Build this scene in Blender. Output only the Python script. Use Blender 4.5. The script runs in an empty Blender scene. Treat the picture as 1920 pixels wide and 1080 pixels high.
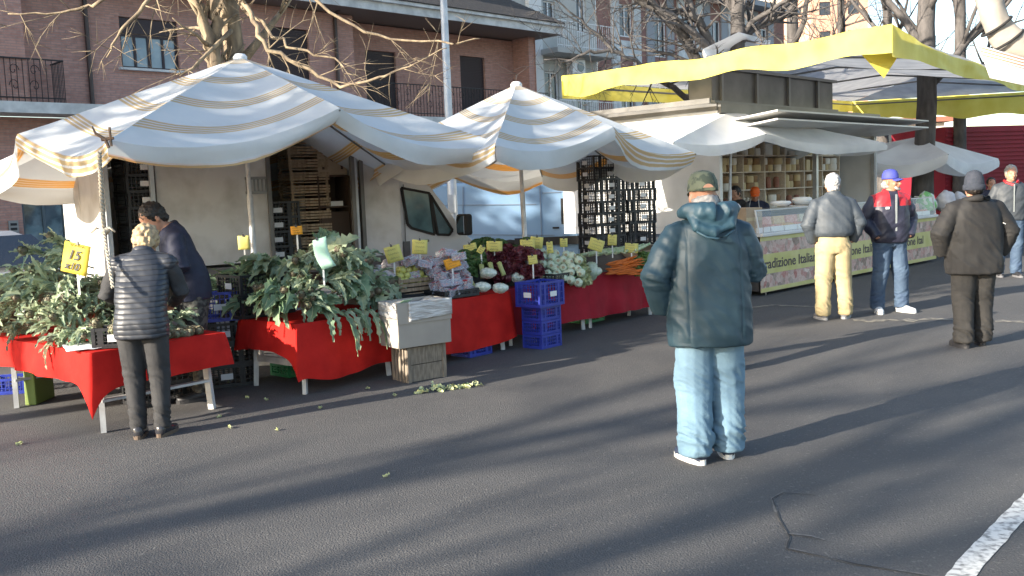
import bpy, bmesh, math, random
from math import radians as R, sin, cos, pi, sqrt
from mathutils import Vector as V, Matrix, Euler, noise as N
random.seed(7)
S = bpy.context.scene
COL = S.collection
# ------------------------------------------------------------------ camera, sky, sun, exposure
F = 1780.0; EYE = 1.68; ROLL = R(2.2); PITCH = math.atan(177/F)
cam = bpy.data.cameras.new("camera"); camo = bpy.data.objects.new("camera", cam); COL.objects.link(camo)
cam.sensor_width = 36; cam.lens = 36*F/1920; cam.clip_end = 3000; cam.clip_start = .05
camo.matrix_world = Matrix.Translation((0, 0, EYE)) @ Matrix.Rotation(pi/2-PITCH, 4, 'X') @ Matrix.Rotation(-ROLL, 4, 'Z')
S.camera = camo
SUN_AZ = R(35); SUN_EL = R(18)                       # shadows run towards +X/+Y
W = bpy.data.worlds.new("World"); S.world = W; W.use_nodes = True
wn = W.node_tree; bg = wn.nodes['Background']
sky = wn.nodes.new('ShaderNodeTexSky'); sky.sky_type = 'NISHITA'; sky.sun_disc = False
sky.sun_elevation = SUN_EL; sky.sun_rotation = math.atan2(-cos(SUN_AZ), -sin(SUN_AZ))
sky.air_density = 1.0; sky.dust_density = 1.0; sky.ozone_density = 1.0
wn.links.new(sky.outputs[0], bg.inputs[0]); bg.inputs[1].default_value = 0.115
sl = bpy.data.lights.new("sun", 'SUN'); sl.energy = 4.5; sl.angle = R(.55); sl.color = (1, .90, .76)
so = bpy.data.objects.new("sun", sl); COL.objects.link(so)
to_sun = V((-cos(SUN_AZ)*cos(SUN_EL), -sin(SUN_AZ)*cos(SUN_EL), sin(SUN_EL)))
so.rotation_euler = to_sun.to_track_quat('Z', 'Y').to_euler(); so.location = to_sun*60
S.view_settings.view_transform = 'Standard'; S.view_settings.look = 'None'; S.view_settings.gamma = 1
S.view_settings.exposure = 1.75
# ------------------------------------------------------------------ points measured in the photograph -> places
def ray(px, py):
    a = (px-960)/F; b = (540-py)/F; c, s = cos(ROLL), sin(ROLL)
    x = a*c+b*s; y = -a*s+b*c; cp, sp = cos(PITCH), sin(PITCH)
    return V((x, cp+y*sp, -sp+y*cp))
def G(px, py, z=0):
    r = ray(px, py); t = (z-EYE)/r.z; return V((r.x*t, r.y*t, z))
def AT(px, py, Y):
    r = ray(px, py); t = Y/r.y; return V((r.x*t, Y, EYE+r.z*t))
def PL(px, py, P, ang):
    """point on the upright plane through P running at ang -> (distance along, height)"""
    r = ray(px, py); d = (cos(ang), sin(ang))
    # r.x*t = P.x+d0*s ; r.y*t = P.y+d1*s
    det = r.x*(-d[1])+d[0]*r.y
    t = (P[0]*(-d[1])+d[0]*P[1])/det
    return ((r.x*t-P[0])*d[0]+(r.y*t-P[1])*d[1], EYE+r.z*t)
# ------------------------------------------------------------------ helpers
def tag(o, label=None, cat=None, group=None, kind=None):
    if label: o['label'] = label
    if cat: o['category'] = cat
    if group: o['group'] = group
    if kind: o['kind'] = kind
    return o
def thing(name, label, cat, loc=(0, 0, 0), rz=0, group=None):
    o = bpy.data.objects.new(name, None); COL.objects.link(o); o.empty_display_size = .1
    o.location = loc; o.rotation_euler = (0, 0, rz)
    return tag(o, label, cat, group)
KIDS = {}
class MB:
    def __init__(s): s.v = []; s.f = []; s.m = []; s.M = Matrix.Identity(4); s.uv = []
    def add(s, vs, fs, mi=0, uvs=None):
        b = len(s.v); s.v += [s.M @ V(p) for p in vs]
        s.uv += (uvs if uvs else [(0, 0)]*len(vs))
        s.f += [tuple(b+i for i in f) for f in fs]; s.m += [mi]*len(fs); return s
    def box(s, c, d, mi=0, rz=0, rx=0, ry=0, taper=1):
        x, y, z = d[0]/2, d[1]/2, d[2]/2; m = Matrix.Translation(c) @ Euler((rx, ry, rz)).to_matrix().to_4x4()
        vs = [m @ V(p) for p in ((-x, -y, -z), (x, -y, -z), (x, y, -z), (-x, y, -z), (-x*taper, -y*taper, z), (x*taper, -y*taper, z), (x*taper, y*taper, z), (-x*taper, y*taper, z))]
        return s.add(vs, [(0, 3, 2, 1), (4, 5, 6, 7), (0, 1, 5, 4), (1, 2, 6, 5), (2, 3, 7, 6), (3, 0, 4, 7)], mi)
    def bar(s, a, b, w, h=None, mi=0):
        """rectangular bar from a to b"""
        a, b = V(a), V(b); h = h or w; d = (b-a); L = d.length
        if L < 1e-6: return s
        q = d.to_track_quat('Y', 'Z').to_matrix().to_4x4(); m = Matrix.Translation((a+b)/2) @ q
        x, y, z = w/2, L/2, h/2
        vs = [m @ V(p) for p in ((-x, -y, -z), (x, -y, -z), (x, y, -z), (-x, y, -z), (-x, -y, z), (x, -y, z), (x, y, z), (-x, y, z))]
        return s.add(vs, [(0, 3, 2, 1), (4, 5, 6, 7), (0, 1, 5, 4), (1, 2, 6, 5), (2, 3, 7, 6), (3, 0, 4, 7)], mi)
    def loft(s, rings, mi=0, close=True, cap=True):
        n = len(rings[0]); vs = [p for r in rings for p in r]; fs = []
        for i in range(len(rings)-1):
            for j in range(n if close else n-1):
                k = (j+1) % n; fs.append((i*n+j, i*n+k, (i+1)*n+k, (i+1)*n+j))
        if cap and close: fs += [tuple(range(n))[::-1], tuple((len(rings)-1)*n+j for j in range(n))]
        return s.add(vs, fs, mi)
    def tube(s, pts, rad, n=8, mi=0, side=(1, 0, 0), flat=1.0, round_ends=False, p=2.0):
        pts = [V(q) for q in pts]; k = len(pts)
        if not hasattr(rad, '__len__'): rad = [rad]*k
        rings = []
        for i in range(k):
            t = (pts[min(i+1, k-1)]-pts[max(i-1, 0)])
            t = t.normalized() if t.length > 1e-9 else V((0, 0, 1))
            sx = V(side)-t*V(side).dot(t)
            if sx.length < 1e-3: sx = V((0, 1, 0))-t*t.y
            if sx.length < 1e-3: sx = V((0, 0, 1))-t*t.z
            sx.normalize(); sy = t.cross(sx)
            r = rad[i]; rx, ry = (r if hasattr(r, '__len__') else (r, r*flat))
            rings.append([pts[i]+sx*(rx*sgp(cos(2*pi*j/n), p))+sy*(ry*sgp(sin(2*pi*j/n), p)) for j in range(n)])
        if round_ends:
            def capring(ri, c, d, f, off): return [c+(q-c)*f+d*off for q in ri]
            r0 = (rings[0][0]-pts[0]).length; r1 = (rings[-1][0]-pts[-1]).length
            d0 = (pts[0]-pts[1]).normalized(); d1 = (pts[-1]-pts[-2]).normalized()
            rings = [capring(rings[0], pts[0], d0, .5, r0*.8), capring(rings[0], pts[0], d0, .85, r0*.45)]+rings+[capring(rings[-1], pts[-1], d1, .85, r1*.45), capring(rings[-1], pts[-1], d1, .5, r1*.8)]
        return s.loft(rings, mi)
    def lathe(s, prof, n=16, mi=0, c=(0, 0, 0)):
        c = V(c); rings = [[c+V((r*cos(2*pi*j/n), r*sin(2*pi*j/n), z)) for j in range(n)] for r, z in prof]
        return s.loft(rings, mi)
    def ball(s, c, r, n=10, m=7, mi=0):
        r = r if hasattr(r, '__len__') else (r, r, r); c = V(c); rings = []
        for i in range(m+1):
            a = -pi/2+pi*i/m; a = max(min(a, pi/2-.05), -pi/2+.05)
            rings.append([c+V((r[0]*cos(a)*cos(2*pi*j/n), r[1]*cos(a)*sin(2*pi*j/n), r[2]*sin(a))) for j in range(n)])
        return s.loft(rings, mi)
    def grid(s, fn, nu, nv, mi=0, uvf=None, mif=None):
        vs = []; uvs = []
        for i in range(nu+1):
            for j in range(nv+1):
                vs.append(fn(i/nu, j/nv)); uvs.append(uvf(i/nu, j/nv) if uvf else (i/nu, j/nv))
        b = len(s.v); s.v += [s.M @ V(p) for p in vs]; s.uv += uvs
        for i in range(nu):
            for j in range(nv):
                a = b+i*(nv+1)+j; s.f.append((a, a+nv+1, a+nv+2, a+1)); s.m.append(mif(i, j) if mif else mi)
        return s
    def prism(s, pts, d, mi=0):
        """flat outline pts (3-D, planar) pushed by vector d"""
        d = V(d); n = len(pts); a = [V(p) for p in pts]; b = [p+d for p in a]
        fs = [tuple(range(n))[::-1], tuple(range(n, 2*n))]+[(i, (i+1) % n, n+(i+1) % n, n+i) for i in range(n)]
        return s.add(a+b, fs, mi)
    def mesh(s, name):
        me = bpy.data.meshes.new(name); me.from_pydata([tuple(p) for p in s.v], [], s.f); return me
    def build(s, name, mats, parent=None, smooth=False, solid=0, bevel=0, uv=False, autos=None):
        me = s.mesh(name)
        mats = mats if isinstance(mats, (list, tuple)) else [mats]
        for m in mats: me.materials.append(m)
        me.polygons.foreach_set('material_index', s.m)
        if uv:
            l = me.uv_layers.new(name='UVMap')
            for lp in me.loops: l.data[lp.index].uv = s.uv[lp.vertex_index]
        o = bpy.data.objects.new(name, me); COL.objects.link(o)
        bm = bmesh.new(); bm.from_mesh(me)
        if not uv: bmesh.ops.recalc_face_normals(bm, faces=bm.faces)
        bm.to_mesh(me); bm.free()
        if smooth:
            me.polygons.foreach_set('use_smooth', [True]*len(me.polygons))
            if autos is not None:
                me.set_sharp_from_angle(angle=R(autos))
        if bevel:
            b = o.modifiers.new('b', 'BEVEL'); b.width = bevel; b.segments = 2; b.limit_method = 'ANGLE'; b.angle_limit = R(40)
        if solid:
            b = o.modifiers.new('s', 'SOLIDIFY'); b.thickness = solid; b.offset = 0
        if parent is not None:
            o.parent = parent; KIDS.setdefault(parent.name, []).append(o)
        return o
def sgp(x, p): return math.copysign(abs(x)**(2/p), x) if p != 2 else x
def bake(o, voxel=None, fn=None, sub=0, smooth_it=2):
    """voxel-fuse an object's mesh, smooth it and push its vertices by fn(co, normal)"""
    if voxel:
        m = o.modifiers.new('r', 'REMESH'); m.mode = 'VOXEL'; m.voxel_size = voxel; m.use_smooth_shade = True
    if smooth_it:
        m = o.modifiers.new('sm', 'SMOOTH'); m.factor = .5; m.iterations = smooth_it
    if sub:
        m = o.modifiers.new('ss', 'SUBSURF'); m.levels = sub; m.render_levels = sub
    par = o.parent; o.parent = None; mw = o.matrix_world.copy(); 
    bpy.context.view_layer.update()
    dg = bpy.context.evaluated_depsgraph_get(); me = bpy.data.meshes.new_from_object(o.evaluated_get(dg))
    o.modifiers.clear(); old = o.data; mats = list(old.materials); o.data = me; nm = old.name
    bpy.data.meshes.remove(old); me.name = nm
    me.materials.clear()
    for mt in mats: me.materials.append(mt)
    o.parent = par
    if fn:
        nr = [v.normal.copy() for v in me.vertices]
        for v, n in zip(me.vertices, nr): v.co = v.co+n*fn(v.co, n)
    me.polygons.foreach_set('use_smooth', [True]*len(me.polygons)); me.update()
    return o
# ------------------------------------------------------------------ materials
MATS = {}
def mat(name, col, rough=.6, col2=None, scale=8, detail=4, bump=0, bscale=None, metal=0, spec=.5, lo=.35, hi=.65, trans=0, alpha=1, sheen=0, tl=0, aniso=None, ior=1.45, coat=0):
    if name in MATS: return MATS[name]
    m = bpy.data.materials.new(name); m.use_nodes = True; nt = m.node_tree; b = nt.nodes['Principled BSDF']
    b.inputs['Base Color'].default_value = (*col, 1); b.inputs['Roughness'].default_value = rough
    b.inputs['Metallic'].default_value = metal; b.inputs['Specular IOR Level'].default_value = spec; b.inputs['IOR'].default_value = ior
    b.inputs['Transmission Weight'].default_value = trans; b.inputs['Alpha'].default_value = alpha; b.inputs['Coat Weight'].default_value = coat
    tc = nt.nodes.new('ShaderNodeTexCoord'); src = tc.outputs['Object']
    if aniso:
        mp = nt.nodes.new('ShaderNodeMapping'); mp.inputs['Scale'].default_value = aniso; nt.links.new(src, mp.inputs[0]); src = mp.outputs[0]
    if col2 is not None:
        n = nt.nodes.new('ShaderNodeTexNoise'); n.inputs['Scale'].default_value = scale; n.inputs['Detail'].default_value = detail; nt.links.new(src, n.inputs['Vector'])
        r = nt.nodes.new('ShaderNodeMapRange'); r.inputs[1].default_value = lo; r.inputs[2].default_value = hi; nt.links.new(n.outputs['Fac'], r.inputs[0])
        x = nt.nodes.new('ShaderNodeMix'); x.data_type = 'RGBA'; x.inputs[6].default_value = (*col, 1); x.inputs[7].default_value = (*col2, 1)
        nt.links.new(r.outputs[0], x.inputs[0]); nt.links.new(x.outputs[2], b.inputs['Base Color'])
    if bump:
        n2 = nt.nodes.new('ShaderNodeTexNoise'); n2.inputs['Scale'].default_value = bscale or scale*4; n2.inputs['Detail'].default_value = 3; nt.links.new(src, n2.inputs['Vector'])
        bp = nt.nodes.new('ShaderNodeBump'); bp.inputs['Strength'].default_value = bump; bp.inputs['Distance'].default_value = .01
        nt.links.new(n2.outputs['Fac'], bp.inputs['Height']); nt.links.new(bp.outputs[0], b.inputs['Normal'])
    if tl:
        t = nt.nodes.new('ShaderNodeBsdfTranslucent'); ms = nt.nodes.new('ShaderNodeMixShader'); ms.inputs[0].default_value = tl
        nt.links.new(b.outputs[0], ms.inputs[1]); nt.links.new(t.outputs[0], ms.inputs[2])
        if col2 is not None: nt.links.new(x.outputs[2], t.inputs[0])
        else: t.inputs[0].default_value = (*col, 1)
        nt.links.new(ms.outputs[0], nt.nodes['Material Output'].inputs[0])
    MATS[name] = m; return m
def mnode(m, t): return m.node_tree.nodes.new(t)
def math_(nt, op, a, b=None, c=None):
    n = nt.nodes.new('ShaderNodeMath'); n.operation = op
    for i, x in enumerate((a, b, c)):
        if x is None: continue
        if isinstance(x, (int, float)): n.inputs[i].default_value = x
        else: nt.links.new(x, n.inputs[i])
    return n.outputs[0]
def mixc(nt, f, a, b):
    x = nt.nodes.new('ShaderNodeMix'); x.data_type = 'RGBA'
    for i, q in ((0, f), (6, a), (7, b)):
        if isinstance(q, (int, float)): x.inputs[i].default_value = q
        elif isinstance(q, tuple): x.inputs[i].default_value = (*q, 1)
        else: nt.links.new(q, x.inputs[i])
    return x.outputs[2]
def noise_(nt, src, scale, detail=4, lo=None, hi=None, dist=0):
    n = nt.nodes.new('ShaderNodeTexNoise'); n.inputs['Scale'].default_value = scale; n.inputs['Detail'].default_value = detail; n.inputs['Distortion'].default_value = dist
    nt.links.new(src, n.inputs['Vector'])
    if lo is None: return n.outputs['Fac']
    r = nt.nodes.new('ShaderNodeMapRange'); r.inputs[1].default_value = lo; r.inputs[2].default_value = hi; nt.links.new(n.outputs['Fac'], r.inputs[0]); return r.outputs[0]
def brick_mat(name, c1, c2, mortar, bw=.25, bh=.07, ms=.012, bump=.3):
    m = bpy.data.materials.new(name); m.use_nodes = True; nt = m.node_tree; b = nt.nodes['Principled BSDF']; b.inputs['Roughness'].default_value = .9
    tc = nt.nodes.new('ShaderNodeTexCoord'); sx = nt.nodes.new('ShaderNodeSeparateXYZ'); nt.links.new(tc.outputs['Object'], sx.inputs[0])
    cx = nt.nodes.new('ShaderNodeCombineXYZ'); nt.links.new(math_(nt, 'ADD', sx.outputs[0], sx.outputs[1]), cx.inputs[0]); nt.links.new(sx.outputs[2], cx.inputs[1])
    br = nt.nodes.new('ShaderNodeTexBrick'); nt.links.new(cx.outputs[0], br.inputs['Vector'])
    br.inputs['Scale'].default_value = 1; br.inputs['Brick Width'].default_value = bw; br.inputs['Row Height'].default_value = bh; br.inputs['Mortar Size'].default_value = ms
    br.inputs['Color1'].default_value = (*c1, 1); br.inputs['Color2'].default_value = (*c2, 1); br.inputs['Mortar'].default_value = (*mortar, 1)
    n = noise_(nt, tc.outputs['Object'], .6, 6, .3, .7)
    n2 = noise_(nt, cx.outputs[0], 9, 3, .3, .7)
    dk = mixc(nt, math_(nt, 'MULTIPLY', n, .35), br.outputs[0], (c1[0]*.5, c1[1]*.5, c1[2]*.5))
    dk = mixc(nt, math_(nt, 'MULTIPLY', n2, .3), dk, (c2[0]*1.3, c2[1]*1.3, c2[2]*1.3))
    nt.links.new(dk, b.inputs['Base Color'])
    bp = nt.nodes.new('ShaderNodeBump'); bp.inputs['Strength'].default_value = bump; bp.inputs['Distance'].default_value = .01; bp.invert = True
    nt.links.new(br.outputs['Fac'], bp.inputs['Height']); nt.links.new(bp.outputs[0], b.inputs['Normal'])
    return m
def text_mesh(txt, size, m, parent, loc, rot, name='lettering', shear=0, sx=1, ext=.001, off=0, align='LEFT', spacing=1):
    cu = bpy.data.curves.new('t', 'FONT'); cu.body = txt; cu.size = size; cu.extrude = ext; cu.shear = shear; cu.offset = off; cu.align_x = align; cu.space_character = spacing
    t = bpy.data.objects.new('t', cu); COL.objects.link(t); bpy.context.view_layer.update()
    me = bpy.data.meshes.new_from_object(t.evaluated_get(bpy.context.evaluated_depsgraph_get())); bpy.data.objects.remove(t); bpy.data.curves.remove(cu)
    me.materials.clear(); me.materials.append(m); me.name = name
    o = bpy.data.objects.new(name, me); COL.objects.link(o); o.parent = parent; o.location = loc; o.rotation_euler = rot; o.scale = (sx, 1, 1)
    KIDS.setdefault(parent.name, []).append(o); return o
def dup(o, loc=None, rot=None, label=None, parent=None, group=None, scale=None):
    c = o.copy(); COL.objects.link(c)
    if parent is not None: c.parent = parent
    if loc is not None: c.location = loc
    if rot is not None: c.rotation_euler = rot
    if scale is not None: c.scale = scale if hasattr(scale, '__len__') else (scale,)*3
    if label: c['label'] = label
    if group: c['group'] = group
    for ch in KIDS.get(o.name, []): KIDS.setdefault(c.name, []).append(dup(ch, parent=c))
    return c
def ang2(a): return (cos(a), sin(a))
SA = R(49); SU = V((cos(SA), sin(SA), 0)); SW = V((sin(SA), -cos(SA), 0))     # along the stalls / out of the stalls to the lane
BA = R(44.3); BU = V((cos(BA), sin(BA), 0)); BW = V((sin(BA), -cos(BA), 0))
# ================================================================== SETTING
asph = bpy.data.materials.new('asphalt'); asph.use_nodes = True; nt = asph.node_tree; b = nt.nodes['Principled BSDF']
tc = mnode(asph, 'ShaderNodeTexCoord').outputs['Object']
big = noise_(nt, tc, .45, 6, .35, .68, .4); mid = noise_(nt, tc, 3.1, 6, .3, .7); fine = noise_(nt, tc, 95, 3, .25, .75); grit = noise_(nt, tc, 38, 2, .60, .72)
patch = noise_(nt, tc, .9, 3, .52, .56, 1.2); oil = noise_(nt, tc, 1.9, 4, .63, .70, .8); c = mixc(nt, big, (.058, .057, .058), (.090, .087, .084)); c = mixc(nt, math_(nt, 'MULTIPLY', patch, .22), c, (.105, .10, .097)); c = mixc(nt, math_(nt, 'MULTIPLY', oil, .45), c, (.045, .045, .047)); c = mixc(nt, math_(nt, 'MULTIPLY', mid, .35), c, (.052, .052, .054))
c = mixc(nt, math_(nt, 'MULTIPLY', fine, .55), c, (.135, .130, .125)); c = mixc(nt, math_(nt, 'MULTIPLY', grit, .5), c, (.20, .195, .18))
nt.links.new(c, b.inputs['Base Color']); b.inputs['Roughness'].default_value = .82; b.inputs['Specular IOR Level'].default_value = .35
bp = mnode(asph, 'ShaderNodeBump'); bp.inputs['Strength'].default_value = .8; bp.inputs['Distance'].default_value = .006
nt.links.new(math_(nt, 'ADD', fine, math_(nt, 'MULTIPLY', mid, .4)), bp.inputs['Height']); nt.links.new(bp.outputs[0], b.inputs['Normal'])
g = MB(); g.add([(-400, -300, 0), (400, -300, 0), (400, 900, 0), (-400, 900, 0)], [(0, 1, 2, 3)]); tag(g.build('ground', asph), kind='structure')
# worn white line, faded strip, cracks
def ribbon(name, pts, w, m, z=.004, wob=.0, seed=1, kind='structure'):
    random.seed(seed); b = MB(); n = len(pts); L = []; Rr = []
    fine_pts = []
    for i in range(n-1):
        k = max(2, int((V(pts[i+1])-V(pts[i])).length/.04))
        fine_pts += [V(pts[i]).lerp(V(pts[i+1]), j/k) for j in range(k)]
    fine_pts.append(V(pts[-1])); k = len(fine_pts)
    for i, p in enumerate(fine_pts):
        t = (fine_pts[min(i+1, k-1)]-fine_pts[max(i-1, 0)]); t.z = 0; t.normalize(); s = V((t.y, -t.x, 0))
        ww = w*(.5+N.noise(V((i*.35, seed, 0)))*wob); w2 = w*(.5+N.noise(V((i*.35, seed+9, 3)))*wob); o = s*N.noise(V((i*.11, seed, 7)))*wob*w
        L.append(p-s*max(ww, .0005)+o); Rr.append(p+s*max(w2, .0005)+o)
    vs = [V((q.x, q.y, z)) for q in L+Rr]
    b.add(vs, [(i, k+i, k+i+1, i+1) for i in range(k-1)])
    return tag(b.build(name, m), kind=kind)
paint = mat('road_paint', (.62, .61, .57), .7, (.20, .195, .185), 26, 6, lo=.46, hi=.66)
faded = mat('faded_paint', (.30, .27, .21), .8, (.10, .095, .09), 14, 5, lo=.35, hi=.62)
crackm = mat('crack', (.040, .040, .040), .95); edgem = mat('crack_lip', (.17, .16, .15), .9, (.09, .09, .085), 30)
ribbon('white_line', [V((1.25, 3.0, 0)), V((1.85, 3.87, 0)), V((2.50, 4.62, 0)), V((3.9, 6.1, 0))], .105, paint, wob=.10)
ribbon('faded_line', [G(1600, 601), G(1790, 600)], .16, faded, wob=.9, seed=4)
ribbon('faded_line', [G(1866, 603), G(2000, 606)], .14, faded, wob=.9, seed=5)
ribbon('faded_line', [G(1340, 585), G(1450, 572), G(1560, 577)], .10, faded, wob=.9, seed=6)
for i, (pp, w) in enumerate([([(1448, 935), (1462, 975), (1480, 1010), (1475, 1030), (1530, 1042), (1600, 1058), (1700, 1075), (1790, 1090)], .006), ([(1478, 1003), (1520, 1008), (1545, 1016)], .008), ([(1450, 935), (1470, 925), (1530, 930)], .005)]):
    P = [G(*q) for q in pp]
    ribbon('crack', P, w, crackm, z=.005, wob=1.4, seed=10+i); ribbon('crack_edge', [p+V((0, .012, 0)) for p in P], w*1.8, edgem, z=.003, wob=1.5, seed=20+i)

# ------------------------------------------------------------------ walls with openings (local x along the street, front at y=0)
def wall(mb, x0, x1, z0, z1, holes=(), y=0, depth=.22, mi=0):
    xs = sorted({x0, x1, *[h[0] for h in holes], *[h[1] for h in holes]}); zs = sorted({z0, z1, *[h[2] for h in holes], *[h[3] for h in holes]})
    xs = [x for x in xs if x0 <= x <= x1]; zs = [z for z in zs if z0 <= z <= z1]
    for i in range(len(xs)-1):
        for j in range(len(zs)-1):
            cx, cz = (xs[i]+xs[i+1])/2, (zs[j]+zs[j+1])/2
            if any(h[0] < cx < h[1] and h[2] < cz < h[3] for h in holes): continue
            mb.add([(xs[i], y, zs[j]), (xs[i+1], y, zs[j]), (xs[i+1], y, zs[j+1]), (xs[i], y, zs[j+1])], [(0, 1, 2, 3)], mi)
    for a, b_, c_, d in [h[:4] for h in holes]:
        Y = y+depth
        mb.add([(a, y, c_), (a, Y, c_), (a, Y, d), (a, y, d), (b_, y, c_), (b_, Y, c_), (b_, Y, d), (b_, y, d)], [(0, 1, 2, 3), (5, 4, 7, 6), (0, 4, 5, 1), (3, 2, 6, 7)], mi)
    return mb
brick = brick_mat('brick', (.36, .180, .145), (.50, .285, .235), (.29, .22, .20), .25, .062, .011)
whitetrim = mat('white_trim', (.62, .64, .64), .7, (.42, .44, .45), 3, bump=.1)
darkwood = mat('dark_shutter', (.045, .03, .036), .5, (.03, .02, .024), 30, aniso=(1, 1, 12), bump=.4)
brownpipe = mat('brown_pipe', (.05, .032, .03), .45)
winglass = mat('window_glass', (.16, .23, .29), .08, (.32, .41, .46), 1.3, spec=.8)
doorglass = mat('door_glass', (.035, .06, .075), .06, (.10, .16, .18), 2.1, spec=.8, lo=.45, hi=.6)
rooft = mat('roof_tiles', (.055, .052, .055), .85, (.09, .085, .085), 5, aniso=(6, 1, 1), bump=.8, bscale=20)
plinth = mat('grey_plinth', (.27, .28, .29), .8, (.2, .2, .21), 4)
iron = mat('black_iron', (.02, .02, .024), .5, metal=.3)
soffit = mat('soffit', (.20, .165, .15), .8)
P0 = V((-12.0, 23.0, 0))
def B(px, py): return PL(px, py, P0, BA)
bh = thing('brick_house', 'two storey red brick house with white eaves and grey tiled roof behind the vegetable stall', 'house', P0, BA)
xr0 = B(665, 120)[0]; xr1 = B(1003, 70)[0]; XL = -14; ZE = 7.5; ZS = 4.25
def hole(p1, p2, y0=0, P=None):
    a = B(*p1); c_ = B(*p2); return [min(a[0], c_[0]), max(a[0], c_[0]), min(a[1], c_[1]), max(a[1], c_[1])]
w1 = hole((222, 30), (338, 132)); w1[2] = B(280, 130)[1]
d1 = hole((500, 48), (583, 150)); d1[2] = ZS+.02
gd = [B(42, 400)[0], B(124, 400)[0], .1, 3.1]
gd2 = [gd[1]+3.4, gd[1]+4.6, .1, 3.0]; gw = [[gd[1]+6.5+i*3.2, gd[1]+7.9+i*3.2, 1.0, 2.6] for i in range(4)]
balc = [-3.2, B(60, 100)[0], ZS+.02, ZS+2.7]
m = MB(); wall(m, XL, xr0, ZS, ZE-.15, [w1, d1, [-9.5, -8.2, ZS+1, ZS+2.4]]); wall(m, XL, xr1, 0, ZS-.28, [gd, gd2]+gw)
m.add([(xr1, 0, 0), (xr1, 9, 0), (xr1, 9, ZE), (xr1, 0, ZE)], [(0, 1, 2, 3)])
rd = .9   # recessed upper right part
def PLr(px, py):   # on the recessed plane
    P = P0-BW*rd; return PL(px, py, P, BA)
a = PLr(684, 90); c_ = PLr(741, 90); dr1 = [a[0], c_[0], ZS+.02, a[1]-.05]
a = PLr(862, 103); c_ = PLr(908, 103); dr2 = [a[0], c_[0], ZS+.02, a[1]-.02]
wall(m, xr0+.001, xr1, ZS, ZE-.15, [dr1, dr2], y=rd, depth=.15); m.add([(xr0, 0, ZS), (xr0, rd, ZS), (xr0, rd, ZE-.15), (xr0, 0, ZE-.15)], [(0, 1, 2, 3)])
m.box((xr1-.16, rd/2+.02, (ZS+ZE)/2), (.3, rd-.06, ZE-ZS-.2))
bw_ = m.build('wall', brick, bh)
m = MB(); m.box(((XL+gd[0])/2+6.0, -.03, .55), (gd[0]-XL-12.0, .06, 1.1)); m.box(((gd[1]+.03+xr1)/2, -.03, .45), (xr1-gd[1]-.06, .05, .9)); m.build('plinth', plinth, bh)
m = MB(); m.box(((XL+xr1)/2, -.42, ZS-.13), (xr1-XL, 1.0, .26)); m.build('balcony_slab', whitetrim, bh)
m = MB(); m.box(((XL+xr1)/2+.2, -.95, ZE+.06), (xr1-XL+.5, .06, .34)); m.box((xr1+.45, 3.5, ZE+.06), (.06, 9, .34))
m.box(((XL+xr1)/2+.2, -1.04, ZE+.20), (xr1-XL+.6, .12, .10)); m.build('eave_fascia', whitetrim, bh)
m = MB(); m.add([(XL, -.92, ZE-.1), (xr1+.42, -.92, ZE-.1), (xr1+.42, 9, ZE-.1), (XL, 9, ZE-.1)], [(0, 1, 2, 3)]); m.build('soffit', soffit, bh)
m = MB(); rz_ = .47
m.add([(XL, -1.12, ZE+.26), (xr1+.52, -1.12, ZE+.26), (xr1+.1, 5.5, ZE+.26+6.6*rz_), (XL, 5.5, ZE+.26+6.6*rz_), (xr1+.52, 12, ZE+.26), (XL, 12, ZE+.26)], [(0, 1, 2, 3), (2, 4, 5, 3), (1, 4, 2)])
for i in range(40): # courses of tiles
    t = i/40; m.box(((XL+xr1)/2+.2, -1.1+6.5*t, ZE+.29+6.5*t*rz_), (xr1-XL+.4-t*.3, .10, .035), rx=.44)
m.build('roof', rooft, bh)
def window(par, h, y, frame, glass, mull=2, inset=.12, bars=0, sill=None, name='window'):
    x0, x1, z0, z1 = h; Y = y+inset; f = MB(); t = .06
    f.box(((x0+x1)/2, Y, z1-t/2), (x1-x0, .06, t)); f.box(((x0+x1)/2, Y, z0+t/2), (x1-x0, .06, t))
    for k in range(mull+1):
        xx = x0+t/2+(x1-x0-t)*k/mull; f.box((xx, Y-.002, (z0+z1)/2), (t*(1.4 if k in (mull//2,) and mull > 2 else 1), .06, z1-z0-2*t))
    o = f.build(name, frame, par); g = MB(); g.add([(x0+.01, Y+.01, z0+.01), (x1-.01, Y+.01, z0+.01), (x1-.01, Y+.01, z1-.01), (x0+.01, Y+.01, z1-.01)], [(0, 1, 2, 3)]); g.build('pane', glass, o)
    if sill: s_ = MB(); s_.box(((x0+x1)/2, y-.02, z0-.03), (x1-x0+.2, .22, .06)); s_.build('sill', sill, o)
    return o
zz = w1[3]-.42
window(bh, [w1[0], w1[1], w1[2], zz], 0, darkwood, winglass, 4, sill=whitetrim)
m = MB(); m.box(((w1[0]+w1[1])/2, .10, (zz+w1[3])/2+.005), (w1[1]-w1[0]-.01, .08, w1[3]-zz-.02)); m.build('shutter_box', darkwood, bh)
def shutter(h, y):
    m = MB(); n = int((h[3]-h[2])/.055)
    for i in range(n): m.box(((h[0]+h[1])/2, y+.10, h[2]+.03+i*.055), (h[1]-h[0]-.01, .03, .045), rx=.12)
    m.box(((h[0]+h[1])/2, y+.128, (h[2]+h[3])/2), (h[1]-h[0], .02, h[3]-h[2])); m.build('shutter', darkwood, bh)
shutter(d1, 0); shutter(dr1, rd); shutter(dr2, rd)
for px in (163, 628):
    x = B(px, 90)[0]; m = MB(); m.tube([(x, -.08, .3), (x, -.08, ZE-.2), (x, -.5, ZE+.0), (x, -.9, ZE+.1)], .06, 8); m.build('drainpipe', brownpipe, bh)
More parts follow.
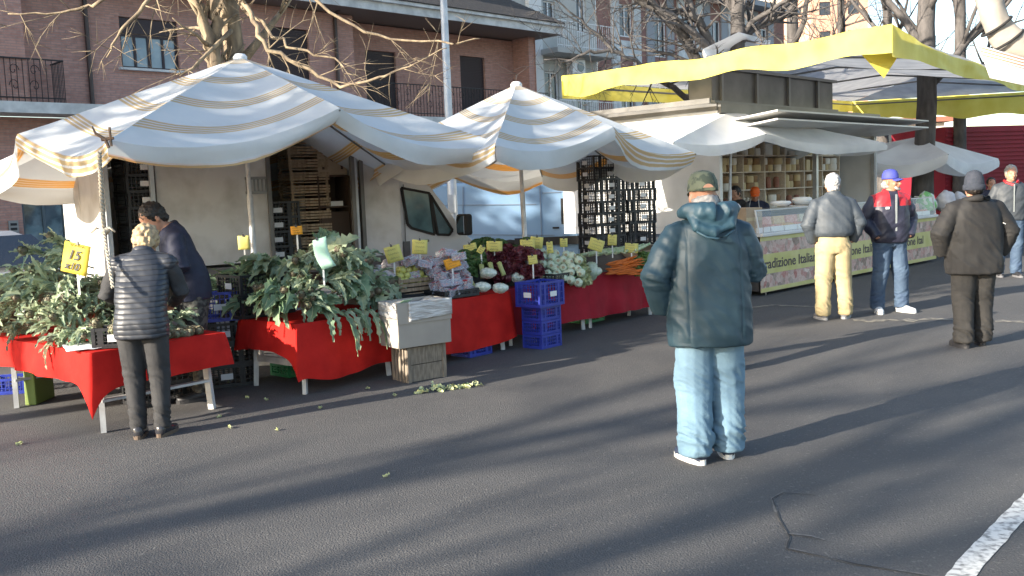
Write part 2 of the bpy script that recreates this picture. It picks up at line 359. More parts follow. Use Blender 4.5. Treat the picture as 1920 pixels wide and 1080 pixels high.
def railing(par, xa, xb, y, z0, h, m_, curl=True, n=0, name='railing'):
    b = MB(); b.bar((xa, y, z0+h), (xb, y, z0+h), .04, .03); b.bar((xa, y, z0+.1), (xb, y, z0+.1), .025)
    k = max(2, int((xb-xa)/.13))
    for i in range(k+1): x = xa+(xb-xa)*i/k; b.bar((x, y, z0), (x, y, z0+h), .014)
    if curl:
        for i in range(int((xb-xa)/.45)):
            cx = xa+.22+i*.45; cz = z0+h*.55
            for s_ in (-1, 1):
                b.tube([(cx+s_*.12*cos(t*.55)*(1-t*.07), y-.01, cz+.3*s_*.6+.16*sin(t*.55)*(1-t*.07)) for t in range(13)], .009, 4)
    return b.build(name, m_, par)
railing(bh, xr0-.2, xr1-.3, -.85, ZS, 1.0, iron); railing(bh, -6, B(96, 150)[0], -.85, ZS, 1.0, iron)
x9 = B(96, 150)[0]; m = MB(); 
for i in range(9): m.bar((x9, -.85+.095*i, ZS), (x9, -.85+.095*i, ZS+1), .014)
m.bar((x9, -.85, ZS+1), (x9, -.05, ZS+1), .04, .03); m.build('railing', iron, bh)
# brick pier on the balcony
m = MB(); xp = B(40, 80)[0]; m.box((xp-1.0, -.42, (ZS+ZE)/2-.05), (1.6, .80, ZE-ZS-.12)); m.build('brick_pier', brick, bh)
# ground floor door of glass
o = window(bh, gd, 0, mat('steel_blue_frame', (.07, .10, .12), .4), doorglass, 2, inset=.1, name='glass_door')
for h in gw: window(bh, h, 0, darkwood, winglass, 2, sill=whitetrim)
window(bh, gd2, 0, darkwood, doorglass, 2, inset=.1, name='glass_door')
ix = B(25, 430); m = MB(); m.box((ix[0], -.03, ix[1]), (.22, .05, .42)); o = m.build('intercom', mat('grey_metal', (.25, .26, .27), .4, metal=.5), bh)
m = MB(); [m.box((ix[0], -.06, ix[1]+.12-k*.11), (.14, .02, .06)) for k in range(3)]; m.build('intercom_button', iron, o)
# pavement in front of the house
m = MB(); A = P0+BW*2.2-BU*16; m.add([A, A+BU*60, A+BU*60-BW*2.6, A-BW*2.6], [(0, 1, 2, 3)]); 
vs = [V(p) for p in (A, A+BU*60, A+BU*60-BW*2.6, A-BW*2.6)]; m = MB(); m.prism(vs, (0, 0, .13)); tag(m.build('pavement', mat('paving', (.22, .215, .20), .9, (.16, .155, .15), 2)), kind='structure')

# ------------------------------------------------------------------ apartment blocks beyond
cream = mat('cream_render', (.50, .50, .47), .85, (.38, .385, .37), 1.2, 5); brick2 = brick_mat('brick_rose', (.27, .13, .11), (.33, .17, .14), (.19, .13, .12), .25, .07, .012)
greyband = mat('grey_band', (.28, .30, .33), .8); whitem = mat('white_metal', (.72, .73, .74), .4); darkglass = mat('dark_glass', (.03, .035, .045), .1, spec=.8)
Q0 = V((.6, 38.0, 0))
def Q(px, py): return PL(px, py, Q0, BA)
ap = thing('apartment_block', 'pale grey apartment block with railed balconies rising behind the brick house', 'building', Q0, BA)
xa = -13; xb = Q(1118, 60)[0]; H2 = 15
def qh(p1, p2): a = Q(*p1); c_ = Q(*p2); return [min(a[0], c_[0]), max(a[0], c_[0]), min(a[1], c_[1]), max(a[1], c_[1])]
zf = Q(1060, 100)[1]; zf2 = zf-3.1
wins = [qh((1018, 0), (1042, 58)), qh((1080, -5), (1100, 62)), [Q(1022, 150)[0], Q(1048, 150)[0], zf2+.1, zf2+2.3], [Q(1080, 150)[0], Q(1104, 150)[0], zf2+.1, zf2+2.3], [-5, -3.6, zf+.8, zf+2.4]]
m = MB(); wall(m, xa, xb, 0, H2, wins); m.add([(xa, 0, 0), (xa, 10, 0), (xa, 10, H2), (xa, 0, H2)], [(0, 1, 2, 3)]); m.add([(xa, 0, H2), (xb, 0, H2), (xb, 10, H2), (xa, 10, H2)], [(0, 1, 2, 3)])
m.build('wall', cream, ap)
for w_ in wins[:4]: window(ap, w_, 0, whitem, darkglass, 2)
m = MB(); x0 = Q(1008, 100)[0]
for z in (zf, zf2): m = MB(); m.box(((x0+xb)/2, -.55, z-.1), (xb-x0, 1.1, .2)); m.build('balcony_slab', cream, ap)
railing(ap, x0+.05, xb-.05, -1.05, zf, 1.05, whitem, False); railing(ap, x0+.05, xb-.05, -1.05, zf2, 1.05, whitem, False)
m = MB(); xp = Q(1000, 100)[0]; m.box((xp, -.1, H2/2), (.7, .2, H2)); m.build('pilaster', mat('white_render', (.66, .67, .66), .8), ap)
q = Q(1068, 128); m = MB(); m.box((q[0], -.35, q[1]), (.8, .35, .6)); o = m.build('air_conditioner', whitem, ap, bevel=.02); m = MB(); m.M = Matrix.Translation((q[0]+.1, -.53, q[1])) @ Matrix.Rotation(pi/2, 4, 'X'); m.lathe([(0, -.0), (.2, 0), (.2, .02), (.0, .02)], 16); m.build('fan_grille', darkglass, o)
ap2 = thing('apartment_block', 'rose brick apartment block with white window bays and grey eaves behind the bare trees', 'building', Q0, BA)
x0 = xb+.01; x1 = Q(1470, 60)[0]; H3 = 10.6; bays = []; m = MB()
for px in (1160, 1225, 1282, 1330, 1375, 1420): bays.append(Q(px, 60)[0])
wins = []
for k, bx in enumerate(bays):
    for z in (zf-6.1, zf-3.0, zf+.1): wins.append([bx, bx+.95, z+(.2 if k % 2 else .9), z+2.3])
wall(m, x0, x1, 0, H3, wins, depth=.15); m.add([(x1, 0, 0), (x1, 10, 0), (x1, 10, H3), (x1, 0, H3)], [(0, 1, 2, 3)]); m.build('wall', brick2, ap2)
for k, bx in enumerate(bays):
    m = MB()
    for (u0, u1) in ((bx-.55, bx-.02), (bx+.97, bx+1.5)): m.box(((u0+u1)/2, -.04, H3/2+.5), (u1-u0, .08, H3-1.1))
    for z in (zf-6.1, zf-3.0, zf+.1):
        m.box((bx+.475, -.03, z+.04-.35 if k % 2 else z+.4), (.98, .06, .66 if not k % 2 else .5))
    m.build('window_bay', whitetrim if k % 2 == 0 else greyband, ap2)
for w_ in wins: window(ap2, w_, 0, whitem, darkglass, 2, inset=.08)
m = MB(); m.box(((x0+x1)/2, -.4, H3+.12), (x1-x0+.5, 1.0, .25)); m.add([(x0, -.9, H3+.26), (x1+.3, -.9, H3+.26), (x1+.3, 6, H3+2.4), (x0, 6, H3+2.4)], [(0, 1, 2, 3)]); m.build('roof', mat('grey_roof', (.27, .30, .34), .8), ap2)
def block(label, pxl, pxr, py_top, Y, m_, roofm, floors, ang=BA, dep=10):
    a = AT(pxl, 330, Y); b_ = AT(pxr, 330, Y); top = AT((pxl+pxr)/2, py_top, Y).z; L = (b_-a).length
    t = thing('apartment_tower', label, 'building', (a.x, a.y, 0), 0); m = MB(); nx = max(2, int(L/3)); wins = []
    for i in range(nx):
        for j in range(floors): wins.append([L*(i+.3)/nx, L*(i+.7)/nx, top*(j+.35)/floors, top*(j+.8)/floors])
    wall(m, 0, L, 0, top, wins, depth=.2); m.add([(0, 0, 0), (0, dep, 0), (0, dep, top), (0, 0, top), (L, 0, 0), (L, dep, 0), (L, dep, top), (L, 0, top)], [(0, 1, 2, 3), (4, 5, 6, 7), (1, 5, 6, 2), (3, 2, 6, 7)]); m.build('wall', m_, t)
    m = MB(); m.box((L/2, dep/2, top+.25), (L+1.2, dep+1.2, .4)); m.build('roof', roofm, t)
    for w_ in wins: g = MB(); g.box(((w_[0]+w_[1])/2, .14, (w_[2]+w_[3])/2), (w_[1]-w_[0], .04, w_[3]-w_[2])); g.build('window', darkglass, t)
    return t
peach = mat('peach_render', (.62, .36, .25), .8, (.52, .30, .22), 1); pale = mat('pale_render', (.62, .55, .47), .8)
block('tall peach apartment tower far behind the yellow awning', 1522, 1628, -120, 95, peach, pale, 9)
block('pale apartment tower far behind the trees, left of the peach one', 1452, 1490, -60, 110, pale, peach, 8)
block('low pale house far off between the white umbrella and the yellow awning', 1630, 1770, 232, 80, pale, mat('tile_red', (.3, .12, .08), .8), 2)
block('long low house far off behind the red truck', 1760, 2100, 262, 90, mat('ochre_render', (.55, .42, .28), .8), mat('tile_red', (.3, .12, .08), .8), 2)

# ------------------------------------------------------------------ trees
bark1 = mat('bark_pale', (.30, .235, .155), .9, (.13, .10, .07), 9, 6, bump=.7, bscale=30, aniso=(1, 1, .35))  # warm pale tone puts sunlight into the bark colour
bark2 = mat('bark_grey', (.11, .10, .095), .9, (.06, .055, .052), 9, 6, bump=.7, bscale=30, aniso=(1, 1, .35))  # dark grey tone puts shade and backlight into the bark colour
def branch(mb, p, d, L, r, lev, droop=0, seg=.35, up=.0, n=5, mi=0, stop=.004, kids=(3, 5)):
    pts = [V(p)]; rs = [r]; k = max(3, int(L/seg)); d = V(d).normalized()
    for i in range(k):
        d = (d+V((random.gauss(0, .13), random.gauss(0, .13), random.gauss(0, .11)+up-droop*i/k))).normalized()
        pts.append(pts[-1]+d*L/k); rs.append(r*(1-.78*(i+1)/k))
    mb.tube(pts, rs, n if r > .02 else 4 if r > .008 else 3, mi)
    if lev > 0:
        for _ in range(random.randint(*kids)):
            i = random.randint(max(1, k//4), k-1); dd = (pts[i+1]-pts[i]).normalized()
            q = V((random.gauss(0, 1), random.gauss(0, 1), random.gauss(0, 1))); q = (q-dd*q.dot(dd)).normalized()
            branch(mb, pts[i], dd*random.uniform(.5, 1)+q*random.uniform(.5, .9)+V((0, 0, up*2)), L*random.uniform(.4, .62), max(rs[i]*.6, stop), lev-1, droop, seg, up, n, mi, stop, kids)
    return pts
def path_limb(mb, pts, r0, r1, twigs=8, tl=1.2, lev=1, droop=.05, up=.0):
    pts = [V(p) for p in pts]; fp = []
    for i in range(len(pts)-1):
        for j in range(4): fp.append(pts[i].lerp(pts[i+1], j/4)+V((random.gauss(0, .02),)*3))
    fp.append(pts[-1]); k = len(fp); rs = [r0+(r1-r0)*i/(k-1) for i in range(k)]; mb.tube(fp, rs, 7)
    for _ in range(twigs):
        i = random.randint(1, k-2); dd = (fp[i+1]-fp[i]).normalized(); q = V((random.gauss(0, 1), random.gauss(0, .6), random.gauss(0, 1)))
        branch(mb, fp[i], dd*.7+q.normalized()*.9, tl*random.uniform(.5, 1.2), max(rs[i]*.4, .007), lev, droop, .2, up, stop=.005, kids=(2, 4))
def tree(label, base, r, h, paths, barkm, seed, limbs=7, L=3.5, lev=3, first=None, group=None, lean=(0, 0), droop=.02):
    random.seed(seed); t = thing('bare_tree', label, 'tree', (0, 0, 0), 0, group); base = V(base); mb = MB()
    tp = [base+V((lean[0]*k/6, lean[1]*k/6, h*k/6))+V((random.gauss(0, .04), random.gauss(0, .04), 0)) for k in range(7)]
    tp[0] = base; mb.tube(tp, [r*1.25]+[r*(1-.45*k/6) for k in range(1, 7)], 12); mb.build('trunk', barkm, t, smooth=True)
    cb = MB(); first = first or h*.55
    for i in range(limbs):
        f = first/h+(1-first/h)*i/max(1, limbs-1); f = min(f, .999); j = int(f*6); p = tp[j].lerp(tp[min(j+1, 6)], f*6-j); a = i*2.4+random.random()
        branch(cb, p, (cos(a)*.8, sin(a)*.8, .75), L*random.uniform(.7, 1.2)*(1.15-.4*f), r*.42, lev, droop, .4, .05)
    branch(cb, tp[-1], (0, 0, 1), L, r*.5, lev, 0, .4, .05)
    for (pp, r0, r1, tw, tl_, lv) in paths: path_limb(cb, pp, r0, r1, tw, tl_, lv)
    cb.build('crown', barkm, t, smooth=True); t.location = (0, 0, 0); return t
D = 14.0
T1 = AT(432, 60, D)
tree('bare pale barked tree rising behind the big striped umbrella', (T1.x, T1.y, 0), .20, 6.6, [
    ([AT(408, 190, 13.6), AT(400, 100, 13.6), AT(382, 40, 13.6), AT(350, -50, 13.6)], .11, .06, 8, 1.0, 2),
    ([AT(405, 150, 13.7), AT(402, 90, 13.7), AT(405, 30, 13.7), AT(398, -60, 13.7)], .10, .08, 8, .9, 2),
    ([AT(430, -60, 13.6), AT(300, -30, 13.2), AT(262, 22, 13.0), AT(222, 60, 12.9), AT(200, 108, 12.8)], .045, .010, 10, .8, 1),
    ([AT(425, -100, 13.6), AT(250, -40, 13.2), AT(180, 8, 13.2), AT(110, 27, 13.1), AT(15, 26, 13.0)], .04, .008, 10, .8, 1),
    ([AT(440, -30, 13.8), AT(470, 25, 13.3), AT(490, 80, 13.0), AT(556, 122, 13.0), AT(640, 162, 13.0), AT(705, 150, 12.8), AT(770, 122, 12.8), AT(838, 90, 12.8)], .04, .007, 14, .8, 1),
    ([AT(445, 0, 13.8), AT(500, 60, 13.4), AT(560, 90, 13.2), AT(628, 108, 13.2), AT(665, 142, 13.0)], .03, .008, 12, .7, 1),
    ([AT(440, -90, 13.8), AT(560, -40, 13.4), AT(640, 40, 13.2), AT(730, 75, 13.2), AT(850, 80, 13.0), AT(900, 72, 13)], .03, .008, 12, .8, 1),
    ([AT(430, 60, 13.8), AT(360, 130, 13.0), AT(330, 140, 12.9)], .035, .008, 8, .6, 1),
], bark1, 3, 2, 2.2, 2, droop=.08)
T2 = AT(1378, 60, 19.0)
tree('spreading dark bare tree behind the left end of the yellow awning', (T2.x, T2.y, 0), .19, 8.0, [
    ([AT(1345, 190, 19), AT(1300, 100, 19), AT(1262, 45, 18.6), AT(1200, -10, 18.4), AT(1120, -50, 18.0)], .13, .05, 14, 1.5, 2),
    ([AT(1350, 130, 19), AT(1325, 68, 19), AT(1300, 30, 18.8), AT(1282, -20, 18.8)], .11, .07, 10, 1.5, 2),
    ([AT(1340, 110, 19), AT(1300, 60, 18.6), AT(1240, 18, 18.5), AT(1190, 0, 18.5)], .09, .05, 12, 1.4, 2),
    ([AT(1350, 210, 19), AT(1285, 182, 18.6), AT(1240, 150, 18.2), AT(1192, 112, 17.8), AT(1150, 98, 17.6), AT(1105, 96, 17.4), AT(1060, 118, 17.2), AT(1020, 112, 17)], .07, .012, 22, 1.1, 2),
    ([AT(1150, 98, 17.6), AT(1120, 60, 17.6), AT(1080, 30, 17.4), AT(1030, -10, 17.2)], .035, .01, 14, 1.0, 2),
    ([AT(1376, 90, 19), AT(1410, 40, 19), AT(1460, 10, 18.8), AT(1520, -20, 18.6)], .07, .03, 14, 1.3, 2),
], bark2, 5, 7, 3.4, 3)
for k, (px, Y, r, h, sd, lab) in enumerate([(1487, 25, .20, 10, 11, 'thick bare tree trunk just left of the peach tower'), (1742, 21, .24, 10, 12, 'thick dark bare tree above the far end of the yellow awning'), (1800, 27, .20, 9.5, 13, 'slim bare tree right of the thick dark one'), (1580, 34, .2, 10, 14, 'slender bare tree in front of the peach tower'), (1655, 30, .2, 10, 15, 'bare tree between the peach tower and the thick dark tree')]):
    p = AT(px, 60, Y); b0 = AT(px-(15 if k == 1 else 0), 300, Y)
    tree(lab, (b0.x, b0.y, 0), r, h, [], bark2, sd, 9, 4.2, 3, first=3.6, group='bare trees along the square', lean=((p.x-b0.x)*1.6, 0))
# trees and houses across the road, off to the left, whose shadows fall over the lane
for k, (px, py, dist, r, sd) in enumerate([(500, 935, 24, .26, 21), (960, 1085, 19, .22, 22), (1560, 1010, 30, .26, 23), (230, 850, 34, .20, 24)]):
    q = G(px, py); b0 = q+V((-cos(SUN_AZ), -sin(SUN_AZ), 0))*dist
    tree('bare tree across the road, off to the left', (b0.x, b0.y, 0), r, 8.5, [], bark2, sd, 8, 3.6, 2, group='bare trees across the road')
# lamp post
lp = thing('lamp_post', 'tall slim grey lamp post in front of the brick house', 'street lamp', (AT(848, 370, 16).x, 16, 0))
m = MB(); m.tube([(0, 0, 0), (0, 0, 2.0), (0, 0, 2.02), (0, 0, 8)], [.085, .08, .07, .045], 12); galv = mat('galvanised', (.50, .53, .55), .45, (.38, .41, .44), 6, metal=.35); m.build('pole', galv, lp, smooth=True, autos=40)
m = MB(); m.tube([(0, 0, 8), (.2, -.1, 8.3), (1.0, -.5, 8.4)], .035, 8); m.box((1.2, -.6, 8.4), (.55, .25, .12), rz=-.46); m.build('lamp_head', galv, lp)
m = MB(); m.box((0, -.09, 1.55), (.12, .03, .3)); m.build('access_hatch', galv, lp)

# two made-up evergreens out of view, added to shade the umbrella and the van
def evergreen(label, base, h, r, seed, n=2600):
    random.seed(seed); t = thing('evergreen_tree', label, 'tree', base); m = MB(); m.tube([(0, 0, 0), (.05, 0, h*.5), (0, .05, h)], [.22, .16, .05], 10); m.build('trunk', bark2, t, smooth=True); m = MB()
    for i in range(n):
        while True:
            q = V((random.uniform(-1, 1), random.uniform(-1, 1), random.uniform(-1, 1)))
            if q.length < 1 and N.noise(q*1.9+V((seed, 0, 0))) > -.10: break
        c_ = V((q.x*r, q.y*r, h-r*.9+q.z*r*1.1)); a = V((random.gauss(0, 1), random.gauss(0, 1), random.gauss(0, 1))).normalized(); b_ = a.cross(V((.3, .5, .8))).normalized(); s_ = random.uniform(.10, .2); m.add([c_-a*s_, c_+b_*s_*.6, c_+a*s_, c_-b_*s_*.6], [(0, 1, 2, 3)])
    m.build('crown', mat('evergreen_leaf', (.045, .075, .03), .6, (.07, .11, .04), 3), t)
evergreen('dense evergreen tree off to the left, shading the big umbrella', (-12.5, 1.9, 0), 7.7, 1.6, 31, 1150)
evergreen('dense evergreen tree off to the left, shading the blue van', (-12.4, 11.2, 0), 7.2, 1.7, 32)
# ================================================================== STALL UMBRELLAS
def stripe_mat(name, base, gold, translucent=.35):
    m = bpy.data.materials.new(name); m.use_nodes = True; nt = m.node_tree; b = nt.nodes['Principled BSDF']; b.inputs['Roughness'].default_value = .8; b.inputs['Specular IOR Level'].default_value = .2
    uv = nt.nodes.new('ShaderNodeUVMap'); sx = nt.nodes.new('ShaderNodeSeparateXYZ'); nt.links.new(uv.outputs[0], sx.inputs[0]); v = sx.outputs[1]
    tc = nt.nodes.new('ShaderNodeTexCoord').outputs['Object']
    wob = math_(nt, 'MULTIPLY', math_(nt, 'SUBTRACT', noise_(nt, tc, 2.2, 2), .5), .03)
    fr = math_(nt, 'FRACT', math_(nt, 'DIVIDE', math_(nt, 'ADD', v, wob), .60))           # one group of lines every .60 m
    d = math_(nt, 'MULTIPLY', math_(nt, 'SUBTRACT', fr, .5), .60)
    ins = math_(nt, 'LESS_THAN', math_(nt, 'ABSOLUTE', d), .09)
    ln = math_(nt, 'FRACT', math_(nt, 'DIVIDE', math_(nt, 'ADD', d, .5), .045)); l2 = math_(nt, 'GREATER_THAN', ln, .36)
    f = math_(nt, 'MULTIPLY', ins, l2)
    dirt = noise_(nt, tc, 2.6, 8, .45, .8)
    bc = mixc(nt, math_(nt, 'MULTIPLY', dirt, .55), base, (base[0]*.72, base[1]*.74, base[2]*.74))
    c = mixc(nt, f, bc, gold); nt.links.new(c, b.inputs['Base Color'])
    t = nt.nodes.new('ShaderNodeBsdfTranslucent'); ct = mixc(nt, ins, (base[0]*.62, base[1]*.60, base[2]*.56), (.62, .26, .035)); nt.links.new(ct, t.inputs[0])
    ms = nt.nodes.new('ShaderNodeMixShader'); ms.inputs[0].default_value = translucent; nt.links.new(b.outputs[0], ms.inputs[1]); nt.links.new(t.outputs[0], ms.inputs[2])
    nt.links.new(ms.outputs[0], nt.nodes['Material Output'].inputs[0])
    bp = nt.nodes.new('ShaderNodeBump'); bp.inputs['Strength'].default_value = .5; bp.inputs['Distance'].default_value = .03; nt.links.new(noise_(nt, tc, 3.5, 3, dist=.6), bp.inputs['Height']); nt.links.new(bp.outputs[0], b.inputs['Normal'])
    return m
cloth_st = stripe_mat('striped_canvas', (.76, .79, .80), (.58, .45, .26))
cloth_wh = mat('white_canvas', (.88, .89, .90), .8, (.78, .79, .81), 2, bump=.3, bscale=4, tl=.3)
pole_m = mat('pole_white', (.62, .63, .63), .4, (.45, .46, .47), 12, metal=.3)
rib_m = mat('rib_metal', (.20, .20, .20), .4, metal=.6)
def umbrella(label, apex, rim, foot, cloth, val=.26, esag=.12, psag=.14, seed=1, group=None, hub=.75, missing=(), vent=True, top_z=None):
    """rim: points in order round the canopy (corner, mid, corner, ...)"""
    random.seed(seed); t = thing('market_umbrella', label, 'umbrella', (foot[0], foot[1], 0), 0, group); o0 = V((foot[0], foot[1], 0))
    apex = V(apex); rim = [V(p) for p in rim]; n = len(rim); NU = 12; NR = 14; ctr = sum(rim, V((0, 0, 0)))/n
    m = MB(); m.M = Matrix.Translation(-o0)
    def surf(i, s, r):
        a, b_ = rim[i], rim[(i+1) % n]
        if r <= 1:
            e = a.lerp(b_, s); p = apex.lerp(e, r)
            sg = 4*s*(1-s)
            p = p+V((0, 0, -(esag*sg*r**3+psag*sg*sin(pi*min(r, 1)*.85)*r)))
            inward = (V((ctr.x, ctr.y, 0))-V((p.x, p.y, 0))); 
            p = p+inward.normalized()*(sg*.10*r**3) if inward.length > .01 else p
            p.z += .012*N.noise(p*2.5)*r
            return p
        q = (r-1); e = surf(i, s, 1.0); out = (V((e.x, e.y, 0))-V((ctr.x, ctr.y, 0))).normalized(); vv = val*(1+.25*N.noise(V((i*3.1+s*3, seed, 0)))+.3*4*s*(1-s))
        fl = .05*sin((i+s)*9+seed)+.06*N.noise(V((i+s, seed, q))*3)
        return e+V((0, 0, -vv*q))+out*(q*(fl-.03)+.02*sin(pi*q))
    for i in range(n):
        L = ((rim[i]+rim[(i+1) % n])/2-apex).length
        m.grid(lambda u, v: surf(i, u, v*1.0) if False else surf(i, u, v), NU, NR, uvf=lambda u, v: (u, v*L+.12))
        if i not in missing: m.grid(lambda u, v: surf(i, u, 1+v), NU, 3, uvf=lambda u, v: (u, L+.12+v*val))
    m.build('canopy', cloth, t, smooth=True, uv=True)
    if vent:
        m = MB(); m.M = Matrix.Translation(-o0+apex); m.lathe([(.07, -.05), (.075, .0), (.05, .03), (.015, .035)], 8); m.build('top_cap', cloth_wh, t, smooth=True)
    m = MB(); f = V((0, 0, 0)); a = apex-o0; m.tube([f, a*.55, a*.55+V((0, 0, .01)), a], [.032, .032, .024, .022], 10); m.box((0, 0, .02), (.5, .5, .04)); m.build('pole', pole_m, t, smooth=True, autos=40)
    hubp = o0.lerp(apex, hub)
    for i in range(n):
        m = MB(); m.M = Matrix.Translation(-o0); e = rim[i]; m.tube([apex+V((0, 0, -.06)), apex.lerp(e, .5)+V((0, 0, -.035)), e+V((0, 0, -.02))], [.013, .013, .01], 5)
        k = apex.lerp(e, .45)+V((0, 0, -.05)); m.tube([hubp, k], .011, 5); m.build('rib', rib_m, t)
    m = MB(); m.M = Matrix.Translation(-o0); m.tube([hubp+V((0, 0, -.07)), hubp+V((0, 0, .05))], .055, 10); m.build('hub', rib_m, t)
    return t, surf
def rim8(A, Bm, C, Dl, back, zc, zm):
    """front-left corner A, front middle B, front-right corner C, left middle D; the far side mirrored through the centre"""
    A, Bm, C, Dl = map(V, (A, Bm, C, Dl)); E = Dl*2-A; E.z = zc+.08; ct = Dl+(C-A)/2; 
    Fm = ct*2-Bm; Fm.z = zm; Gc = E+(C-A); Gc.z = zc; Hm = Dl+(C-A); Hm.z = zm
    return [A, Bm, C, Hm, Gc, Fm, E, Dl]
A = AT(203, 262, 7.12); Bm = AT(637, 203, 8.54); C = AT(941, 270, 9.95); Dl = AT(33, 252, 8.58)
r1 = rim8(A, Bm, C, Dl, 0, 1.98, 2.10)
foot1 = G(477, 520); f1 = AT(477, 480, 10.0)
U1, s1 = umbrella('big striped white canvas umbrella with gold bands over the artichoke tables', AT(450, 107, 10.0), r1, (f1.x, f1.y), cloth_st, val=.13, esag=.09, psag=.16, seed=2, group='striped stall umbrellas', hub=.74)
A = AT(928, 272, 9.3); Bm = AT(1150, 238, 11.05); C = AT(1305, 287, 12.6); ctr2 = AT(984, 330, 12.3); Dl = V(((A.x+ctr2.x*2-C.x)/2, (A.y+ctr2.y*2-C.y)/2, 2.35))
r2 = rim8(A, Bm, C, Dl, 0, 1.95, 2.08)
f2 = AT(987, 450, 12.3)
U2, s2 = umbrella('striped white canvas umbrella over the fennel and radicchio, right of the big one', AT(968, 158, 12.3), r2, (f2.x, f2.y), cloth_st, val=.15, esag=.08, psag=.14, seed=5, group='striped stall umbrellas', hub=.74)
# the metal clamp and the rope at the torn near corner
cl = thing('rib_clamp', 'rusty metal clamp poking up through the near left corner of the big umbrella', 'clamp', AT(205, 262, 7.08))
m = MB(); m.tube([(.0, -.02, -.06), (-.02, -.02, .0), (-.09, -.02, .05), (-.11, -.02, .10)], [.012, .014, .010, .006], 6); m.tube([(.02, -.02, -.05), (.02, -.03, .09)], .010, 6); m.tube([(-.05, -.02, .0), (.04, -.02, .01)], .012, 6); m.build('hook', mat('rust', (.07, .05, .04), .7, (.16, .09, .05), 30), cl)
ropem = mat('rope', (.45, .40, .32), .9, (.30, .26, .20), 40)
a = AT(186, 285, 7.1); k_ = AT(194, 432, 7.12); e_ = AT(212, 540, 6.65)
rp = thing('rope', 'knotted twisted rope hanging from the near corner of the big umbrella', 'rope', a)
m = MB(); NN = 90
for ph in (0, pi): m.tube([(a.lerp(k_, i/NN)-a)+V((.009*cos(i*.7+ph), .009*sin(i*.7+ph), 0)) for i in range(NN+1)], .010, 5)
m.build('strand', ropem, rp, smooth=True)
m = MB(); random.seed(3)
for i in range(5): c0 = (k_-a)+V((random.gauss(0, .012), random.gauss(0, .012), random.gauss(0, .02))); m.ball(c0, (.03, .025, .022), 8, 6)
for dx in (-1, 1): m.tube([k_-a, k_-a+V((dx*.05, 0, .02)), k_-a+V((dx*.09, -.01, -.015))], [.012, .011, .007], 5)
m.build('knot', ropem, rp, smooth=True)
m = MB()
for ph in (0, pi): m.tube([(k_-a).lerp(e_-a, i/60)+V((.008*cos(i*.8+ph), .008*sin(i*.8+ph), 0)) for i in range(61)], .007, 5)
m.build('rope_tail', ropem, rp, smooth=True)
# white umbrellas further on
A = V((2.45, 12.75, 2.2)); Bm = AT(1436, 250, 15.0); C = AT(1662, 268, 17.4); cw = V((1.75, -1.5, 0)).normalized()
A = AT(1262, 266, 12.9)
Dl = A+V((-.9, .9, .15)); r3 = rim8(A, Bm, C, Dl, 0, 2.25, 2.42)
cf = (A+C)/2+V((-.9, .9, 0))
U3, s3 = umbrella('wide plain white umbrella over the cheese counter', AT(1372, 208, 15.9), r3, (cf.x, cf.y), cloth_wh, val=.12, esag=.06, psag=.08, seed=8, group='plain white umbrellas', hub=.8)
Y = 21.5; A = AT(1622, 300, 20); Bm = AT(1778, 288, 19.5); C = AT(1872, 297, 22.5); Dl = AT(1590, 300, 22)
r4 = [A, Bm, C, C+V((-.9, 1.6, .1)), C+V((-2.2, 3.0, 0)), A+V((.2, 3.4, .1)), A+V((-1.2, 2.8, 0)), Dl]
f4 = AT(1715, 350, 21.5)
U4, s4 = umbrella('small plain white umbrella beside the red truck', AT(1722, 256, 21.6), r4, (f4.x, f4.y), cloth_wh, val=.2, esag=.1, psag=.15, seed=9, group='plain white umbrellas', hub=.8)

# ------------------------------------------------------------------ yellow awning of the market truck
yel = mat('yellow_canvas', (.80, .72, .17), .65, (.68, .58, .09), 1.6, 6, bump=.6, bscale=3, tl=.35)
greyc = mat('grey_canvas', (.58, .59, .60), .7, (.44, .45, .47), 2.5, bump=.1, bscale=3, tl=.45)
P1 = AT(1062, 152, 17.0); P2 = AT(1668, 62, 12.1); P3 = AT(1985, 168, 24.4); P4 = V((P1.x+P3.x-P2.x, P1.y+P3.y-P2.y, (P1.z+P3.z)/2)); P4 = AT(1600, 190, P4.y)
aw = thing('yellow_awning', 'long yellow edged awning with a grey roof high over the market truck', 'awning', (0, 0, 0))
ridge1 = AT(1388, 108, 17.9); ridge2 = P3.lerp(P4, .5)+V((-1.2, -1.4, .5))
m = MB()
def sheet(a, b_, c_, d_, nu=14, nv=10, sag=.12, sd=0):
    def f(u, v):
        p = (a.lerp(b_, u)).lerp(d_.lerp(c_, u), v); p = p.copy(); p.z -= sag*sin(pi*u)*sin(pi*v)-.015*N.noise(p*1.3+V((sd, 0, 0))); return p
    m.grid(f, nu, nv)
sheet(P1, P2, ridge1, ridge1, 12, 10, .08, 1); sheet(P2, P3, ridge2, ridge1, 20, 10, .12, 2); sheet(P3, P4, ridge2, ridge2, 8, 8, .05, 3); sheet(P4, P1, ridge1, ridge2, 20, 8, .1, 4)
m.build('roof_sheet', greyc, aw, smooth=True)
def valance(a, b_, h, n=40, top=.06, sd=1, dip=0, flare=.05):
    m = MB(); d = (b_-a).normalized()*.07; a = a-d; b_ = b_+d; d = (b_-a); d.z = 0; out = V((d.y, -d.x, 0)).normalized()
    def f(u, v):
        p = a.lerp(b_, u); w_ = N.noise(V((u*9, sd, 0)))
        return p+V((0, 0, top-dip*abs(sin(pi*u*3))*(1-v)*.6-dip*sin(pi*u)*(1-v)+.035*min(1, u*12, (1-u)*12)*N.noise(V((u*7, sd, 2)))-(h*(1+.35*min(1, u*12, (1-u)*12)*N.noise(V((u*6, sd, 4))))+top)*v))+out*((flare*w_*v+.03*N.noise(V((u*26, sd, v*2))))*min(1, u*12, (1-u)*12)+.05)
    m.grid(f, n, 5); return m
